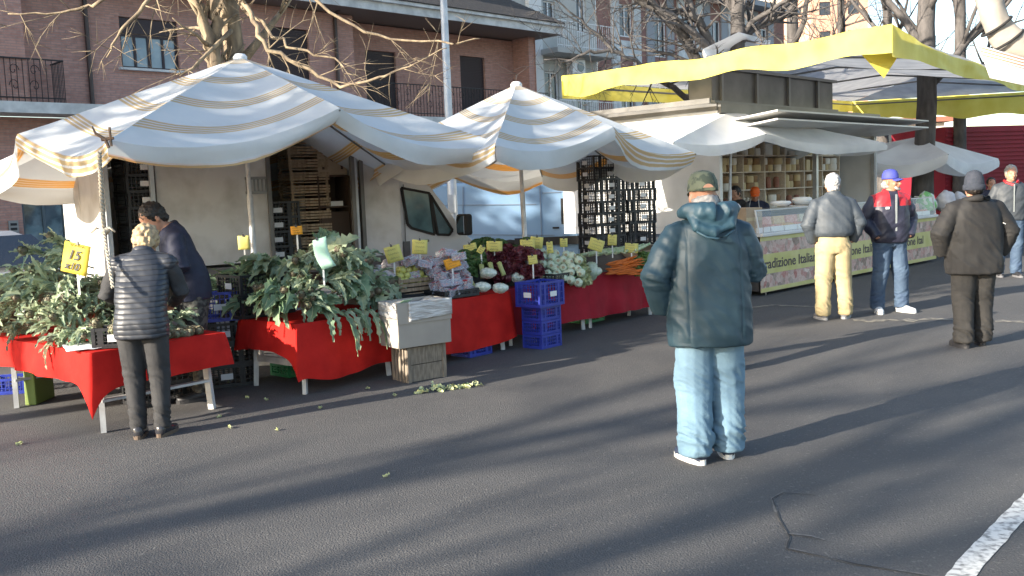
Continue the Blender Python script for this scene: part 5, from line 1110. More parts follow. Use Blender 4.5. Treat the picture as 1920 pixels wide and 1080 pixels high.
for i in range(26):
    px = random.uniform(742, 862); q = G(px, random.uniform(520, 545), ZT+.25); q = q+V((random.uniform(-.05, .05), random.uniform(0, .3), random.uniform(-.05, .18))); q.z = ZT+.12+(q.y-8.7)*.30+random.uniform(-.03, .06); q = AT(px, random.uniform(482, 530), random.uniform(9.7, 10.1)); pun(q, f'punnet of red berries heaped behind the apples, {"left" if px < 785 else "right" if px > 820 else "middle"} of the heap', 'red berry punnets heaped behind the apples')
# back board the punnets lean on
def sloped(px0, px1, label, y_off=.42, z1=.30):
    a0 = PL(px0, 560, K3, SA)[0]; a1 = PL(px1, 560, K3, SA)[0]; t = thing('display_riser', label, 'display', K3+SU*a0-SW*.30+V((0, 0, -ZT)), SA, 'sloping risers under the produce'); L = a1-a0
    m = MB(); m.prism([(0, 0, ZT+.017), (0, .5, ZT+.017), (0, .5, ZT+z1), (0, .30, ZT+z1-.02)], (L, 0, 0)); m.build('board', blackp, t)
sloped(742, 872, 'black sloping riser under the berry punnets'); sloped(880, 1075, 'black sloping riser under the radicchio and fennel'); sloped(1080, 1235, 'black sloping riser under the carrots and greens', z1=.22)
# bag of nuts (clear bag) left of the berries
bagm = mat('clear_bag', (.60, .58, .62), .2, (.40, .36, .40), 14, 5, bump=1, bscale=20, alpha=.8, spec=.9); random.seed(90)
def bag(px, py, Y, r, lab, m_=bagm, sq=(1.3, 1, .8)):
    m = MB(); m.ball((0, 0, 0), (r*sq[0], r*sq[1], r*sq[2]), 20, 14); (m.lathe([(r*.15, r*.6), (r*.1, r*.9), (r*.35, r*1.15), (.0, r*1.16)], 10) if m_ is bagm else m.ball((r*.7, 0, -r*.1), r*.6, 12, 8)); o = m.build('produce_bag', m_, None, smooth=True); bake(o, None, lambda co, n: r*.22*N.noise(co*(3.2/r)*.5)+r*.16*N.noise(co*(9/r)*.5), smooth_it=0); o.location = AT(px, py, Y); tag(o, lab, 'bag'); return o
bag(712, 522, 9.5, .12, 'clear plastic bag of nuts behind the apple crate, next to the artichokes'); bag(738, 498, 9.9, .10, 'crumpled clear bag behind the nuts'); bag(702, 535, 9.3, .09, 'small clear bag beside the artichoke leaves')
gbag = mat('garlic_bag', (.36, .44, .38), .2, (.66, .70, .62), 30, 5, bump=1, bscale=22, spec=.8)
bag(905, 538, 9.9, .065, 'clear bag of white garlic left of the blue crates', gbag); bag(938, 540, 9.95, .065, 'clear bag of garlic bulbs right beside the blue crates', gbag); bag(915, 512, 10.2, .07, 'white clear bag of greens behind the garlic', gbag); bag(972, 520, 10.6, .07, 'small clear bag between garlic and radicchio', gbag)
bag(1108, 508, 11.4, .10, 'clear plastic bag of greens between fennel and carrots', mat('green_bag', (.30, .38, .26), .25, (.5, .56, .45), 14, bump=1, spec=.9), (1, .8, 1.1)); bag(1085, 522, 11.2, .09, 'clear bag of white roots at the front of the fennel table', gbag)
# radicchio, fennel, salads
def headveg(name, m1, nleaf=14, r=.075, seed=1, crinkle=.5):
    random.seed(seed); m = MB(); m.ball((0, 0, r*.7), (r*.75, r*.75, r*.8), 12, 9)
    for i in range(nleaf):
        a = 2.4*i; e = .2+1.1*i/nleaf; d = V((cos(a)*cos(e), sin(a)*cos(e), sin(e))); sd = V((-sin(a), cos(a), 0)); up = d.cross(sd)*-1; c0 = V((0, 0, r*.25))
        def f(u, v):
            w_ = (v-.5)*2*r*.85*sin(pi*(.15+.75*u)); return c0+d*(r*1.35*u)+sd*w_+up*(-.6*w_*w_/r+.012*sin(v*14+i)*u*crinkle*2+ .25*r*u*u)
        m.grid(f, 5, 7)
    return m.build(name, m1, None, smooth=True)
radm = mat('radicchio', (.085, .012, .022), .4, (.16, .04, .05), 12, spec=.5); rad = headveg('radicchio', radm, seed=3)
random.seed(91)
for i in range(34):
    px = random.uniform(905, 1018); py = 475+random.uniform(0, 50); Y = 10.55+(528-py)/50*.35; q = AT(px, py, Y); place(rad, q, (random.uniform(-1.4, .1), random.uniform(-.8, .8), random.uniform(0, 6)), f'dark red radicchio head {"low" if py > 508 else "high" if py < 490 else "halfway up"} on the {"left" if px < 942 else "right" if px > 980 else "middle"} of the dark red pile', 'radicchio', 'radicchio heads in the dark red pile')
fenm = mat('fennel_white', (.56, .62, .50), .35, (.44, .54, .38), 9, aniso=(8, 8, 1)); 
m = MB(); m.lathe([(0, 0), (.03, .004), (.05, .03), (.052, .06), (.035, .095), (.022, .12)], 16)
fen = thing('fennel', 'x', 'fennel'); bake(m.build('bulb', fenm, fen, smooth=True), None, lambda co, n: .004*sin(math.atan2(co.y, co.x)*5+co.z*60), smooth_it=0)
for i in range(3): m = MB(); a = 2.1*i; m.tube([(0, 0, .09), (.02*cos(a), .02*sin(a), .15), (.03*cos(a), .03*sin(a), .19)], [.013, .011, .009], 7); m.build('stalk', mat('fennel_green', (.20, .32, .12), .5), fen, smooth=True)
m = MB(); m.lathe([(.0, -.002), (.014, -.003), (.02, .001), (0, .002)], 10); m.build('root_cut', mat('root_cut', (.34, .28, .18), .8), fen)
k = 0
for r_ in range(5):
    for c_ in range(6):
        if r_+c_ > 8: continue
        px = 1012+c_*14+r_*2+random.uniform(-4, 4); py = 520-r_*12+c_*1.5+random.uniform(-2, 2); q = AT(px, py, 10.75+r_*.08); place(fen, q, (R(-95)+random.uniform(-.4, .4), 0, random.uniform(-.6, .6)+R(10)), f'white fennel bulb, {ords[c_].replace("lowest", "first")} from the left in the {["bottom", "second", "third", "fourth", "top"][r_]} row of the fennel pile', 'fennel', 'fennel bulbs piled above the blue crates')
crf = crate_mesh(blackp, sx=.5, sy=.30, h=.12, grid_=(10, 6, 3)); q = G(1058, 532, ZT+.02); crf.location = q+V((-.05, .20, 0)); crf.rotation_euler = (0, 0, SA); tag(crf, 'black crate holding the front of the fennel pile', 'crate')
carm = mat('carrot', (.60, .17, .03), .5, (.48, .12, .02), 10); m = MB(); m.tube([(0, 0, 0), (0, .03, 0), (0, .13, 0), (.003, .19, 0)], [.010, .014, .010, .003], 8, round_ends=False); m.tube([(0, 0, 0), (.002, -.02, .002)], [.006, .003], 5); car_ = m.build('carrot', carm, None, smooth=True)
for i in range(46):
    px = random.uniform(1136, 1182); py = 488+random.uniform(0, 27); Y = 11.7+(515-py)/27*.22; q = AT(px, py, Y); place(car_, q, (random.gauss(.1, .15), 0, R(-95)+random.gauss(0, .35)), 'orange carrot in the pile at the front of the carrot table', 'carrot', 'carrots in the orange pile')
lg = [mat('salad_green', (.10, .20, .05), .5, (.20, .30, .10), 9, tl=.2), mat('salad_pale', (.40, .46, .22), .5, (.52, .54, .30), 9, tl=.2), mat('herb_green', (.05, .12, .035), .5, (.09, .17, .05), 14, tl=.15)]
def spread(o, n, px, py, Y, lab, cat, grp, rx=(-1.2, .2)):
    for i in range(n):
        y = random.uniform(*py); q = AT(random.uniform(*px), y, Y[0]+(py[1]-y)/(py[1]-py[0])*(Y[1]-Y[0])); place(o, q, (random.uniform(*rx), random.uniform(-.5, .5), random.uniform(0, 6)), lab, cat, grp)
sg = headveg('lettuce', lg[1], 16, .07, 5, 1); spread(sg, 12, (1076, 1100), (490, 530), (11.0, 11.5), 'pale green chicory head between the fennel and the clear bags', 'salad', 'pale chicory heads')
sg = headveg('lettuce', lg[0], 16, .08, 6, 1); spread(sg, 12, (1182, 1225), (482, 512), (11.9, 12.3), 'green salad head right of the carrots', 'salad', 'green salad heads right of the carrots'); 
sg = headveg('lettuce', lg[2], 16, .08, 7, 1); spread(sg, 16, (868, 905), (485, 525), (10.2, 10.7), 'dark green leafy head between the berries and the radicchio', 'salad', 'dark green leafy heads'); 
sg2 = dup(sg); sg2['used'] = 0; spread(sg2, 14, (895, 1000), (462, 480), (11.0, 11.4), 'dark green leafy head behind the radicchio', 'salad', 'dark leafy heads behind the radicchio')
# asparagus-like yellow-green bunch, leeks and celery
def sticks(name, n, L, r, mats_, lab, cat, loc, rot, tipr=1.0):
    t = thing(name, lab, cat, loc); t.rotation_euler = rot; random.seed(n)
    for i in range(n):
        a = random.uniform(0, 6.28); q = random.random()**.5*r*3.2; m = MB(); m.tube([(cos(a)*q, 0, sin(a)*q*.6), (cos(a)*q*1.05, L*.6, sin(a)*q*.6), (cos(a)*q*1.15, L, sin(a)*q*.6)], [r, r*.9, r*tipr], 7, round_ends=True); m.build('stalk', mats_[0], t, smooth=True)
    return t
aspm = mat('asparagus', (.34, .38, .12), .5, (.48, .48, .22), 14)
for i, (px, py, Y) in enumerate([(905, 520, 10.3), (925, 516, 10.35), (945, 515, 10.4), (890, 540, 10.0)]): sticks('asparagus_bunch', 16, .15, .008, [aspm], f'yellow green bunch of puntarelle stalks {["left", "middle", "right", "lowest"][i]} of the group in front of the radicchio', 'vegetables', AT(px, py, Y), (R(60), 0, R(10+15*i)), 1.1)
leekg = mat('leek', (.22, .34, .14), .5, (.55, .60, .42), 3, aniso=(1, 5, 1))
for i in range(7): sticks('leek_bunch', 5, .42, .014, [leekg], f'{ords[i]} bunch from the left of green leeks lying behind the carrots'.replace('lowest', 'first'), 'leeks', AT(1085+i*17, 478-i*1.5, 12.0), (R(8), 0, R(-70+6*i)), .6)
# mushroom box and cardboard box by the crates
q = AT(1205, 470, 13.0); o = thing('cardboard_box', 'open brown cardboard box in front of the tall black crates, by the man in teal', 'box', (q.x, q.y, .70), SA-.2); m = MB(); m.box((0, 0, .14), (.5, .35, .28)); m.build('box_body', cardm, o); m = MB(); m.box((0, -.25, .27), (.5, .16, .006), rx=-.5); m.build('flap', cardm, o)
table('trestle table behind the carrots holding the brown box', V((q.x-.3, q.y-.5, 0)), SA-.2, .9, .6, group='market tables along the lane'); o.location.z = ZT+.002
# ------------------------------------------------------------------ price tags
tagy = mat('card_yellow', (.68, .62, .20), .7, (.60, .55, .15), 5); tagb = mat('card_amber', (.74, .55, .07), .7, (.66, .48, .05), 5); tago = mat('card_orange', (.80, .36, .03), .6); tagg = mat('card_mint', (.42, .66, .52), .7); ink = mat('pen_ink', (.04, .04, .05), .6)
def ptag(px, py, Y, w, h, m_, tilt, lab, zbase=None, yaw=0, bend=0, scrib=3, stick=True):
    c = AT(px, py, Y); s_ = Y/F; W_, H_ = w*s_, h*s_; t = thing('price_tag', lab, 'price tag', c, yaw+R(-2)); 
    m = MB(); m.grid(lambda u, v: V((-W_/2+W_*u+bend*H_*(.5-v)**2*2, -bend*.08*sin(v*3), -H_/2+H_*v)), 4, 6)
    M_ = Matrix.Rotation(tilt, 4, 'Y'); m.v = [M_ @ p for p in m.v]; m.build('card', m_, t, smooth=True, solid=.002)
    m = MB(); m.M = M_; random.seed(int(px)); 
    for k in range(scrib):
        z = H_*(.28-.27*k); x0 = -W_*random.uniform(.25, .38); x1 = W_*random.uniform(.15, .36); n_ = 14; m.tube([(x0+(x1-x0)*i/n_, -.004-abs(bend)*.02, z+H_*.07*sin(i*2.1+k)*random.uniform(.4, 1.2)) for i in range(n_+1)], max(.0012, W_*.008), 3)
    if scrib: m.build('handwriting', ink, t)
    m = MB(); m.M = M_; m.box((0, -.004, H_/2+.004), (.022, .016, .026), taper=.5); m.tube([(-.007, -.008, H_/2+.01), (-.008, -.012, H_/2+.03), (0, -.012, H_/2+.034)], .0015, 4); m.build('clip', mat('black_clip', (.03, .03, .035), .3), t)
    if stick: m = MB(); m.bar((0, .008, H_*.4), (0, .012, -H_/2-.16), .016, .005); m.build('stick', plastic, t)
    return t
bt = ptag(142, 485, 7.25, 54, 58, tagb, R(14), 'large yellow card reading 15 and x10 on the left artichoke heap', scrib=0, yaw=R(-8))
for tx_, x, z, sz in (('15', -.07, -.010, .105), ('x10', -.08, -.088, .08)): o = text_mesh(tx_, sz, ink, bt, (0, 0, 0), (0, 0, 0), off=.0018, shear=.25, sx=1); o.rotation_euler = Euler((pi/2, 0, 0)); o.matrix_local = Matrix.Rotation(R(14), 4, 'Y') @ Matrix.Translation((x, -.010, z)) @ Matrix.Rotation(pi/2, 4, 'X')
m = MB(); m.M = Matrix.Rotation(R(14), 4, 'Y'); m.tube([(-.06+.125*i/16, -.005, .10+.011*sin(i*2.3)) for i in range(17)], .0022, 4); m.build('handwriting', ink, bt)
for a_ in [
 (556, 432, 9.3, 22, 16, tago, -.05, 'small orange card on a white stick behind the middle artichoke heap'),
 (457, 455, 9.6, 22, 26, tagy, .0, 'blank yellow card hung on the pole of the big umbrella'),
 (738, 476, 9.6, 31, 31, tagy, .25*-1, 'tilted yellow card above the clear bags, left of the berries'),
 (787, 463, 9.9, 29, 27, tagy, .06, 'yellow card above the berry punnets in front of the cab door'),
 (848, 493, 9.75, 30, 20, tago, -.30, 'bright orange card stuck in the berry punnets'),
 (882, 466, 10.8, 25, 18, tagy, -.2, 'yellow card behind the berries against the truck bonnet'),
 (902, 468, 10.4, 12, 15, tagy, .6, 'narrow diamond turned yellow card between berries and radicchio'),
 (927, 462, 10.8, 30, 20, tagy, .04, 'yellow card at the left back of the radicchio'),
 (989, 459, 10.9, 28, 20, tagy, .0, 'left one of the two overlapping yellow cards behind the radicchio'),
 (1006, 455, 11.1, 24, 22, tagy, .12, 'right one of the two overlapping yellow cards behind the radicchio'),
 (1031, 464, 11.0, 12, 22, tagy, -.08, 'narrow upright yellow card behind the fennel'),
 (1057, 455, 11.3, 14, 16, tagy, .02, 'small square yellow card at the right back of the fennel'),
 (999, 487, 10.5, 17, 17, tagy, -.1, 'low yellow card between the radicchio and the fennel'),
 (1118, 459, 11.6, 28, 22, tagy, .35, 'steeply tilted yellow card left of the carrots'),
 (1148, 450, 12.0, 17, 20, tagy, .05, 'yellow card on a tall white stick in front of the black crates'),
 (1184, 465, 12.0, 25, 18, tagy, .1, 'yellow card right of the carrots, by the man in teal')]: ptag(*a_, scrib=0 if 'blank' in a_[7] else 3)
ptag(604, 476, 8.35, 27, 58, tagg, -.28, 'long curled mint green card on the middle artichoke heap', bend=.16, scrib=3)
# ------------------------------------------------------------------ litter
random.seed(99)
m = MB()
for i in range(34): q = G(790+random.uniform(0, 112), 728-random.uniform(-5, 7)); q = G(790+i*3.2, 733-i*.33+random.uniform(-3, 3), .012); leaf(m, q, (random.gauss(0, 1), random.gauss(0, .5), .25), random.uniform(.05, .10), .022, .8, random.uniform(-2, 2), 0, 6)
o = m.build('trampled_leaves', [mat('pale_leaf', (.46, .50, .22), .6, (.56, .58, .34), 20), leafA, ribA], None, smooth=True); tag(o, 'pale trampled salad leaves scattered on the asphalt before the crate', 'leaves', kind='stuff')
lit = [(42, 830, 1.2), (415, 780, .8), (740, 740, .5), (432, 801, .7), (430, 718, 1), (500, 750, .5), (460, 745, .7), (690, 727, .5), (725, 892, .2), (520, 806, .5), (600, 765, .4)]
for i, (px, py, s_) in enumerate(lit[:]):
    s_ *= .55
    q = G(px, py, .01); m = MB()
    for k in range(3): leaf(m, (0, 0, 0), (random.gauss(0, 1), random.gauss(0, 1), .3), random.uniform(.02, .05)*s_+.02, random.uniform(.006, .014), .7, random.uniform(-1, 1), 0, 6)
    o = m.build('fallen_leaf', [mat('pale_leaf', (0, 0, 0)) if False else MATS['pale_leaf'], leafA, ribA], None, smooth=True); o.location = q
    tag(o, ['pale crumpled leaf lying on the asphalt at the far left', 'white scrap on the asphalt right of the near table legs', 'small green leaf left of the trampled leaves', 'small pale scrap in front of the near table leg', 'pale scrap under the middle table, between its legs', 'tiny pale scrap just before the grey table leg', 'pale scrap between the two tables', 'tiny pale scrap left of the wooden crate', 'tiny white speck in the middle of the bare asphalt', 'small leaf on the open asphalt right of the woman', 'small leaf in front of the middle table'][i], 'leaf')
# ================================================================== PEOPLE  (local: front = +Y, right = +X, 1.75 m tall)
skin = mat('skin', (.46, .25, .17), .5, (.40, .20, .13), 12, spec=.4); skin2 = mat('skin_tan', (.38, .20, .13), .5, (.32, .15, .09), 12, spec=.4)
def head_geo(m, jaw=1.0, nose=1.0):
    """origin at the neck joint, chin at z=.045"""
    rg = []
    for z, y, rx, ry in ((-.06, -.01, .062, .062), (-.01, -.004, .058, .060), (.03, .006, .057, .066), (.045, .022, .050*jaw, .068), (.065, .024, .060*jaw, .076), (.10, .018, .068*jaw, .084), (.14, .012, .073, .090), (.18, .008, .076, .095), (.215, .004, .072, .090), (.245, .0, .056, .070), (.262, .0, .032, .040), (.268, 0, .008, .01)):
        rg.append([V((rx*cos(2*pi*j/20), y+ry*sin(2*pi*j/20)*(1.0 if sin(2*pi*j/20) > 0 else 1.02), z)) for j in range(20)])
    m.loft(rg)
    m.tube([(0, .100, .155), (0, .112, .128), (0, .124*nose, .108), (0, .108, .098)], [.009, .012, .017, .012], 8)     # nose
    m.tube([(-.05, .083, .160), (0, .099, .165), (.05, .083, .160)], [.009, .012, .009], 8)       # brow
    m.tube([(-.027, .094, .074), (0, .104, .076), (.027, .094, .074)], [.008, .012, .008], 8)       # lips
    m.ball((0, .092, .050), (.022, .018, .016), 8, 6)                                             # chin
    for s_ in (-1, 1):
        m.ball((s_*.079, -.004, .128), (.010, .020, .032), 8, 6); m.ball((s_*.045, .070, .108), (.022, .020, .020), 8, 6)
def hand_geo(m, w, d, curl=.5, s=1):
    """palm from wrist w along d with five fingers"""
    d = V(d).normalized(); side = d.cross(V((0, 0, 1))); side = side.normalized() if side.length > .2 else V((0, 1, 0)); nn = side.cross(d)
    p = V(w); m.tube([p, p+d*.04, p+d*.09], [(.026, .016), (.040, .017), (.040, .013)], 10, side=side)
    for k, (o, L) in enumerate(((-.030, .068), (-.010, .078), (.011, .072), (.030, .058))):
        a = p+d*.085+side*o; q1 = a+(d*cos(curl*.5)-nn*sin(curl*.5))*L*.45; q2 = q1+(d*cos(curl*1.4)-nn*sin(curl*1.4))*L*.33; q3 = q2+(d*cos(curl*2.2)-nn*sin(curl*2.2))*L*.25; m.tube([a, q1, q2, q3], [.0095, .009, .008, .007], 7, round_ends=True)
    a = p+d*.02+side*(-.036*s); m.tube([a, a+d*.03-side*.025*s-nn*.01, a+d*.055-side*.03*s-nn*.025], [.012, .011, .009], 7, round_ends=True)
def bendf(lean):
    def f(p):
        if lean == 0 or p.z < .92: return p
        t = min(1, (p.z-.92)/.30); a = lean*t; z = p.z-.92; y = p.y
        # rotate progressively about the hip
        return V((p.x, y*cos(a)+z*sin(a)*(1-.25*(1-t)), .92+z*cos(a)-y*sin(a)))
    return f
def apply(o, f):
    for v in o.data.vertices: v.co = f(v.co)
    o.data.update()
def wrinkle(amp, sc=1.0, seam=0, quilt=0, zdir=1.0, seed=0):
    def f(co, n):
        p = V((co.x*4.5*sc+seed, co.y*5*sc, co.z*7.5*sc*zdir+co.x*6)); a = N.noise(p); b_ = N.noise(p*2.6+V((7, 3, 1))); r_ = (1-abs(a)*3.0)
        ea = max(0, 1-abs(co.z-1.13)/.14)*(1 if abs(co.x) > .22 else 0); s2 = 1-abs(N.noise(V((co.x*8, co.y*8, co.z*24+seed))))*2.6
        d = amp*(.55*max(r_, -.3)+.40*b_+.6*ea*max(s2, -.2))
        if quilt: q = abs(sin(pi*co.z/quilt)); d = amp*.5*b_+.0065*(q**.35-.6)
        if seam: d -= .0045*math.exp(-((abs(co.x)-seam)/.005)**2)
        return d
    return f
def person(label, loc, rz, H=1.75, body=1.0, legs=None, top=None, arms=None, lean=0, head=(0, 0, 0), hair=None, hat=None, shoes=None, skinm=skin, vox=.014, hands=(False, False), extras=None, foot=((-.11, 0, .1), (.11, 0, -.1)), jaw=1.0, fold=.012, seed=0, arms_mat=None, hipw=1.0):
    t = thing('person', label, 'person', loc, rz); t.scale = (H/1.712,)*3; bd = bendf(lean)
    L = legs; hm = Matrix.Translation((head[2], .012, 1.452)) @ Euler((head[1], 0, head[0])).to_matrix().to_4x4()
    sh = [(-.185*body, -.005, 1.385), (.185*body, -.005, 1.385)]
    # body
    m = MB(); m.M = hm; head_geo(m, jaw); m.M = Matrix.Identity(4)
    m.tube([(0, 0, .86), (0, 0, .95), (0, 0, 1.08), (0, 0, 1.25), (0, 0, 1.38), (0, 0, 1.46), (0, 0, 1.50)], [(.15*body, .10*body), (.155*body, .105*body), (.135*body, .095*body), (.155*body, .105*body), (.165*body, .09*body), (.10, .065), (.055, .055)], 16, p=2.3)
    for k in (0, 1):
        fx, fy, yaw = foot[k]; s_ = -1 if k == 0 else 1; kn = V(((s_*.095+fx)/2*1.02, fy*.5+.015, .48)); m.tube([(s_*.09, 0, .92), (s_*.095, .0, .80), kn, (fx, fy, .09)], [.085, .082, .055, .038], 12)
        m.tube([(fx, fy, .09), (fx, fy+.0, .05), (fx-sin(yaw)*.1, fy+cos(yaw)*.1, .035)], [.036, .038, .03], 8)
        e, w = V(arms[k][0]), V(arms[k][1]); m.tube([sh[k], e, w], [.052, .042, .028], 10, round_ends=True)
        hand_geo(m, w, (w-e).normalized() if len(arms[k]) < 3 else arms[k][2], .6, s_)
    b = m.build('body', skinm, t); bake(b, min(vox, .010), None, smooth_it=1); apply(b, bd)
    # eyes, mouth
    for s_ in (-1, 1):
        m = MB(); m.M = hm; m.ball((s_*.031, .088, .138), (.012, .008, .006), 8, 6); o = m.build('eye', mat('eye_dark', (.04, .03, .025), .3), t, smooth=True); apply(o, bd)
    m = MB(); m.M = hm; m.tube([(-.022, .104, .075), (0, .1145, .076), (.022, .104, .075)], [.002, .004, .002], 6); o = m.build('lips', mat('lips', (.30, .10, .08), .5), t, smooth=True); apply(o, bd)
    # trousers
    lr = L.get('r', (.115, .10, .088, .088)); m = MB()
    ht = L.get('top', 1.02)
    m.tube([(0, -.005, .80), (0, -.012, .88), (0, -.008, .96), (0, 0, ht)], [(.165*hipw, .12*hipw), (.185*hipw, .135*hipw), (.175*hipw, .125*hipw), (.155*hipw, .11*hipw)], 18, p=2.4)
    for k in (0, 1):
        fx, fy, yaw = foot[k]; s_ = -1 if k == 0 else 1; kx = (s_*.095+fx)/2*1.02
        m.tube([(s_*.090*hipw, -.005, .90), (s_*.094*hipw, -.005, .78), (kx, fy*.5+L.get('kneef', .015), .48), (fx*.98+kx*.02, fy*.8-.01, .26), (fx, fy-.01, L.get('hem', .075))], [lr[0], lr[0]*.96, lr[1], lr[2], lr[3]], 14)
    o = m.build('trousers', L['mat'], t); 
    def tf(co, n):
        z = co.z; a = fold*.5
        k = max(0, 1-abs(z-.16)/.16)*1.5+max(0, 1-abs(z-.50)/.14)*.8+max(0, 1-abs(z-.82)/.12)*.6+.25
        sd_ = 5 if co.x > 0 else 0; p = V((co.x*9+seed+sd_, co.y*9, z*26+co.x*18+co.y*8)); r_ = (1-abs(N.noise(p))*2.6); return a*k*1.5*(max(r_, -.5)+.8*N.noise(p*.45))
    bake(o, vox, tf, smooth_it=3); apply(o, bd)
    # shoes
    sm, sole = shoes
    for k in (0, 1):
        fx, fy, yaw = foot[k]; q = thing('shoe', '', '') if False else None; M_ = Matrix.Translation((fx, fy, 0)) @ Matrix.Rotation(yaw, 4, 'Z')
        m = MB(); m.M = M_; pr = [(-.075, .030, .05, .07), (-.06, .040, .055, .085), (-.02, .042, .055, .09), (.04, .045, .045, .075), (.10, .050, .035, .055), (.155, .045, .03, .045), (.19, .028, .028, .035), (.20, .008, .028, .03)]
        m.loft([[V((w_*sgp(cos(2*pi*j/14), 2.5), y, max(.016, c_+(hh/2+.01)*sin(2*pi*j/14)))) for j in range(14)] for y, w_, c_, hh in pr]); o = m.build('shoe', sm, t, smooth=True)
        m = MB(); m.M = M_; n = 20; out = [V((.049*sgp(cos(2*pi*j/n), 2.3)*(1 if sin(2*pi*j/n) < .3 else 1.05), .06+.147*sgp(sin(2*pi*j/n), 2.3), 0)) for j in range(n)]
        m.prism(out, (0, 0, .030)); so_ = m.build('sole', sole, o, smooth=False)
    # jacket
    J = top; m = MB(); rs = J['rings']
    m.tube([(x, y, z) for z, x, y, rx, ry in rs], [(rx, ry) for z, x, y, rx, ry in rs], 22, p=2.5)
    sr = J.get('sleeve', (.075, .068, .052))
    split = J.get('split', False)      # sleeveless vest over a sleeved top
    sl_ = MB() if split else m
    for k in (0, 1):
        e, w = V(arms[k][0]), V(arms[k][1]); s_ = -1 if k == 0 else 1; s0 = V(sh[k]); c_ = V((s_*.09*body, 0, 1.415)); md = s0.lerp(e, .55)
        if split: m.tube([c_, s0+V((0, 0, -.01))], [.07, .078], 12, round_ends=True)
        sl_.tube([c_, s0+V((0, 0, -.01)), md, e, e.lerp(w, .5), w], [.060, sr[0]*.86, sr[0]*.98, sr[1], (sr[1]+sr[2])/2*1.03, sr[2]], 14, side=(0, 1, 0), round_ends=False)
    if J.get('collar'): m.tube([(0, -.012, 1.44), (0, -.01, 1.47), (0, -.004, 1.44+J['collar'])], [(.11, .085), (.088, .078), (.082, .078)], 18)
    o = m.build(J.get('name', 'jacket'), J['mat'], t); 
    bake(o, vox, wrinkle(fold, J.get('fs', 1), J.get('seam', 0), J.get('quilt', 0), seed=seed), smooth_it=J.get('smooth', 4)); apply(o, bd)
    if J.get('zones'):
        for mm in J['zones'][0]: o.data.materials.append(mm)
        zf_ = J['zones'][1]
        for p in o.data.polygons: p.material_index = zf_(p.center)
    if split: o = sl_.build('sleeves', split, t); bake(o, vox, wrinkle(fold, 1.2, seed=seed+3), smooth_it=3); apply(o, bd)
    if J.get('hem'):  # knitted waistband or coat edge
        z, rx, ry, hh = J['hem']; m = MB(); m.tube([(0, rs[0][2], z-hh/2), (0, rs[0][2], z+hh/2)], [(rx, ry), (rx, ry)], 24, p=2.5); o = m.build('hem', J.get('hemm', J['mat']), t, smooth=True, autos=50); apply(o, bd)
    if hair:
        hm_, kind = hair; m = MB(); m.M = hm
        if kind == 'short': m.ball((0, -.010, .172), (.087, .106, .110), 22, 16); m.ball((0, -.045, .105), (.068, .055, .055), 16, 12); cut = lambda p: (p.y > .048 and p.z < .198) or (p.y > .0 and p.z < .085)
        elif kind == 'curly': m.ball((0, -.018, .168), (.104, .114, .116), 22, 16); m.ball((0, -.05, .09), (.085, .065, .065), 16, 12); cut = lambda p: p.y > .055 and p.z < .21
        else: m.ball((0, -.03, .105), (.080, .078, .060), 18, 12); cut = lambda p: p.y > .02
        o = m.build('hair', hm_, t); a_ = .015 if kind == 'curly' else .010; fr = 38 if kind == 'curly' else 45
        bake(o, .009, lambda co, n: a_*N.noise(co*fr)+a_*.6*N.noise(co*fr*2.3), smooth_it=1)
        bm = bmesh.new(); bm.from_mesh(o.data); inv = hm.inverted(); bmesh.ops.delete(bm, geom=[f for f in bm.faces if cut(inv @ f.calc_center_median())], context='FACES'); bm.to_mesh(o.data); bm.free(); apply(o, bd)
    if hat:
        kind, m1 = hat[:2]; m = MB(); m.M = hm
        if kind == 'cap':
            m.lathe([(.0, .295), (.035, .290), (.066, .272), (.084, .235), (.090, .19), (.0905, .172), (.086, .172), (.084, .19), (.0, .20)], 24); o = m.build('cap', m1, t, smooth=True)
            for v in o.data.vertices: q = hm.inverted() @ v.co; q.y = q.y*1.12; v.co = hm @ q+V((0, 0, .004*N.noise(q*25)))
            apply(o, bd); m = MB(); m.M = hm
            m.grid(lambda u, v: V(((u-.5)*.155*(1-.25*v*v), .082+.078*v*(1-.9*(2*u-1)**2*.6)-.03*(2*u-1)**2, .183-.02*v-.022*(2*u-1)**2)), 12, 5); b2 = m.build('brim', m1, o, smooth=True, solid=.005); apply(b2, bd)
        else:
            m.lathe([(0, .298), (.03, .293), (.062, .272), (.084, .225), (.093, .165), (.096, .13), (.098, .105), (.090, .105), (.088, .165), (0, .17)], 24); o = m.build('beanie', m1, t, smooth=True)
            for v in o.data.vertices: q = hm.inverted() @ v.co; q.y = q.y*1.12-.008; v.co = hm @ q+V((0, 0, .0))+(v.co-hm @ V((0, 0, .15))).normalized()*.004*N.noise(q*22)
            m = MB(); m.M = hm; m.lathe([(.094, .10), (.100, .105), (.101, .15), (.095, .155)], 24); b2 = m.build('cuff', m1, o, smooth=True)
            for v in b2.data.vertices: q = hm.inverted() @ v.co; q.y = q.y*1.12-.008; v.co = hm @ q
            apply(o, bd); apply(b2, bd)
    if extras: extras(t, hm, bd)
    return t
def R8(z, x, y, rx, ry): return (z, x, y, rx, ry)
denimL = mat('denim_light', (.115, .20, .275), .8, (.15, .245, .32), 3, 3, bump=.3, bscale=120); denimD = mat('denim_dark', (.038, .065, .115), .8, (.07, .11, .165), 6, 6, bump=.3, bscale=120)
khaki = mat('khaki', (.42, .34, .19), .8, (.36, .29, .16), 4, bump=.2, bscale=90); blackt = mat('black_cotton', (.022, .022, .024), .8, (.035, .035, .037), 8, bump=.2, bscale=90); charc = mat('charcoal_wool', (.026, .025, .024), .9, (.038, .036, .034), 8, bump=.3, bscale=90)
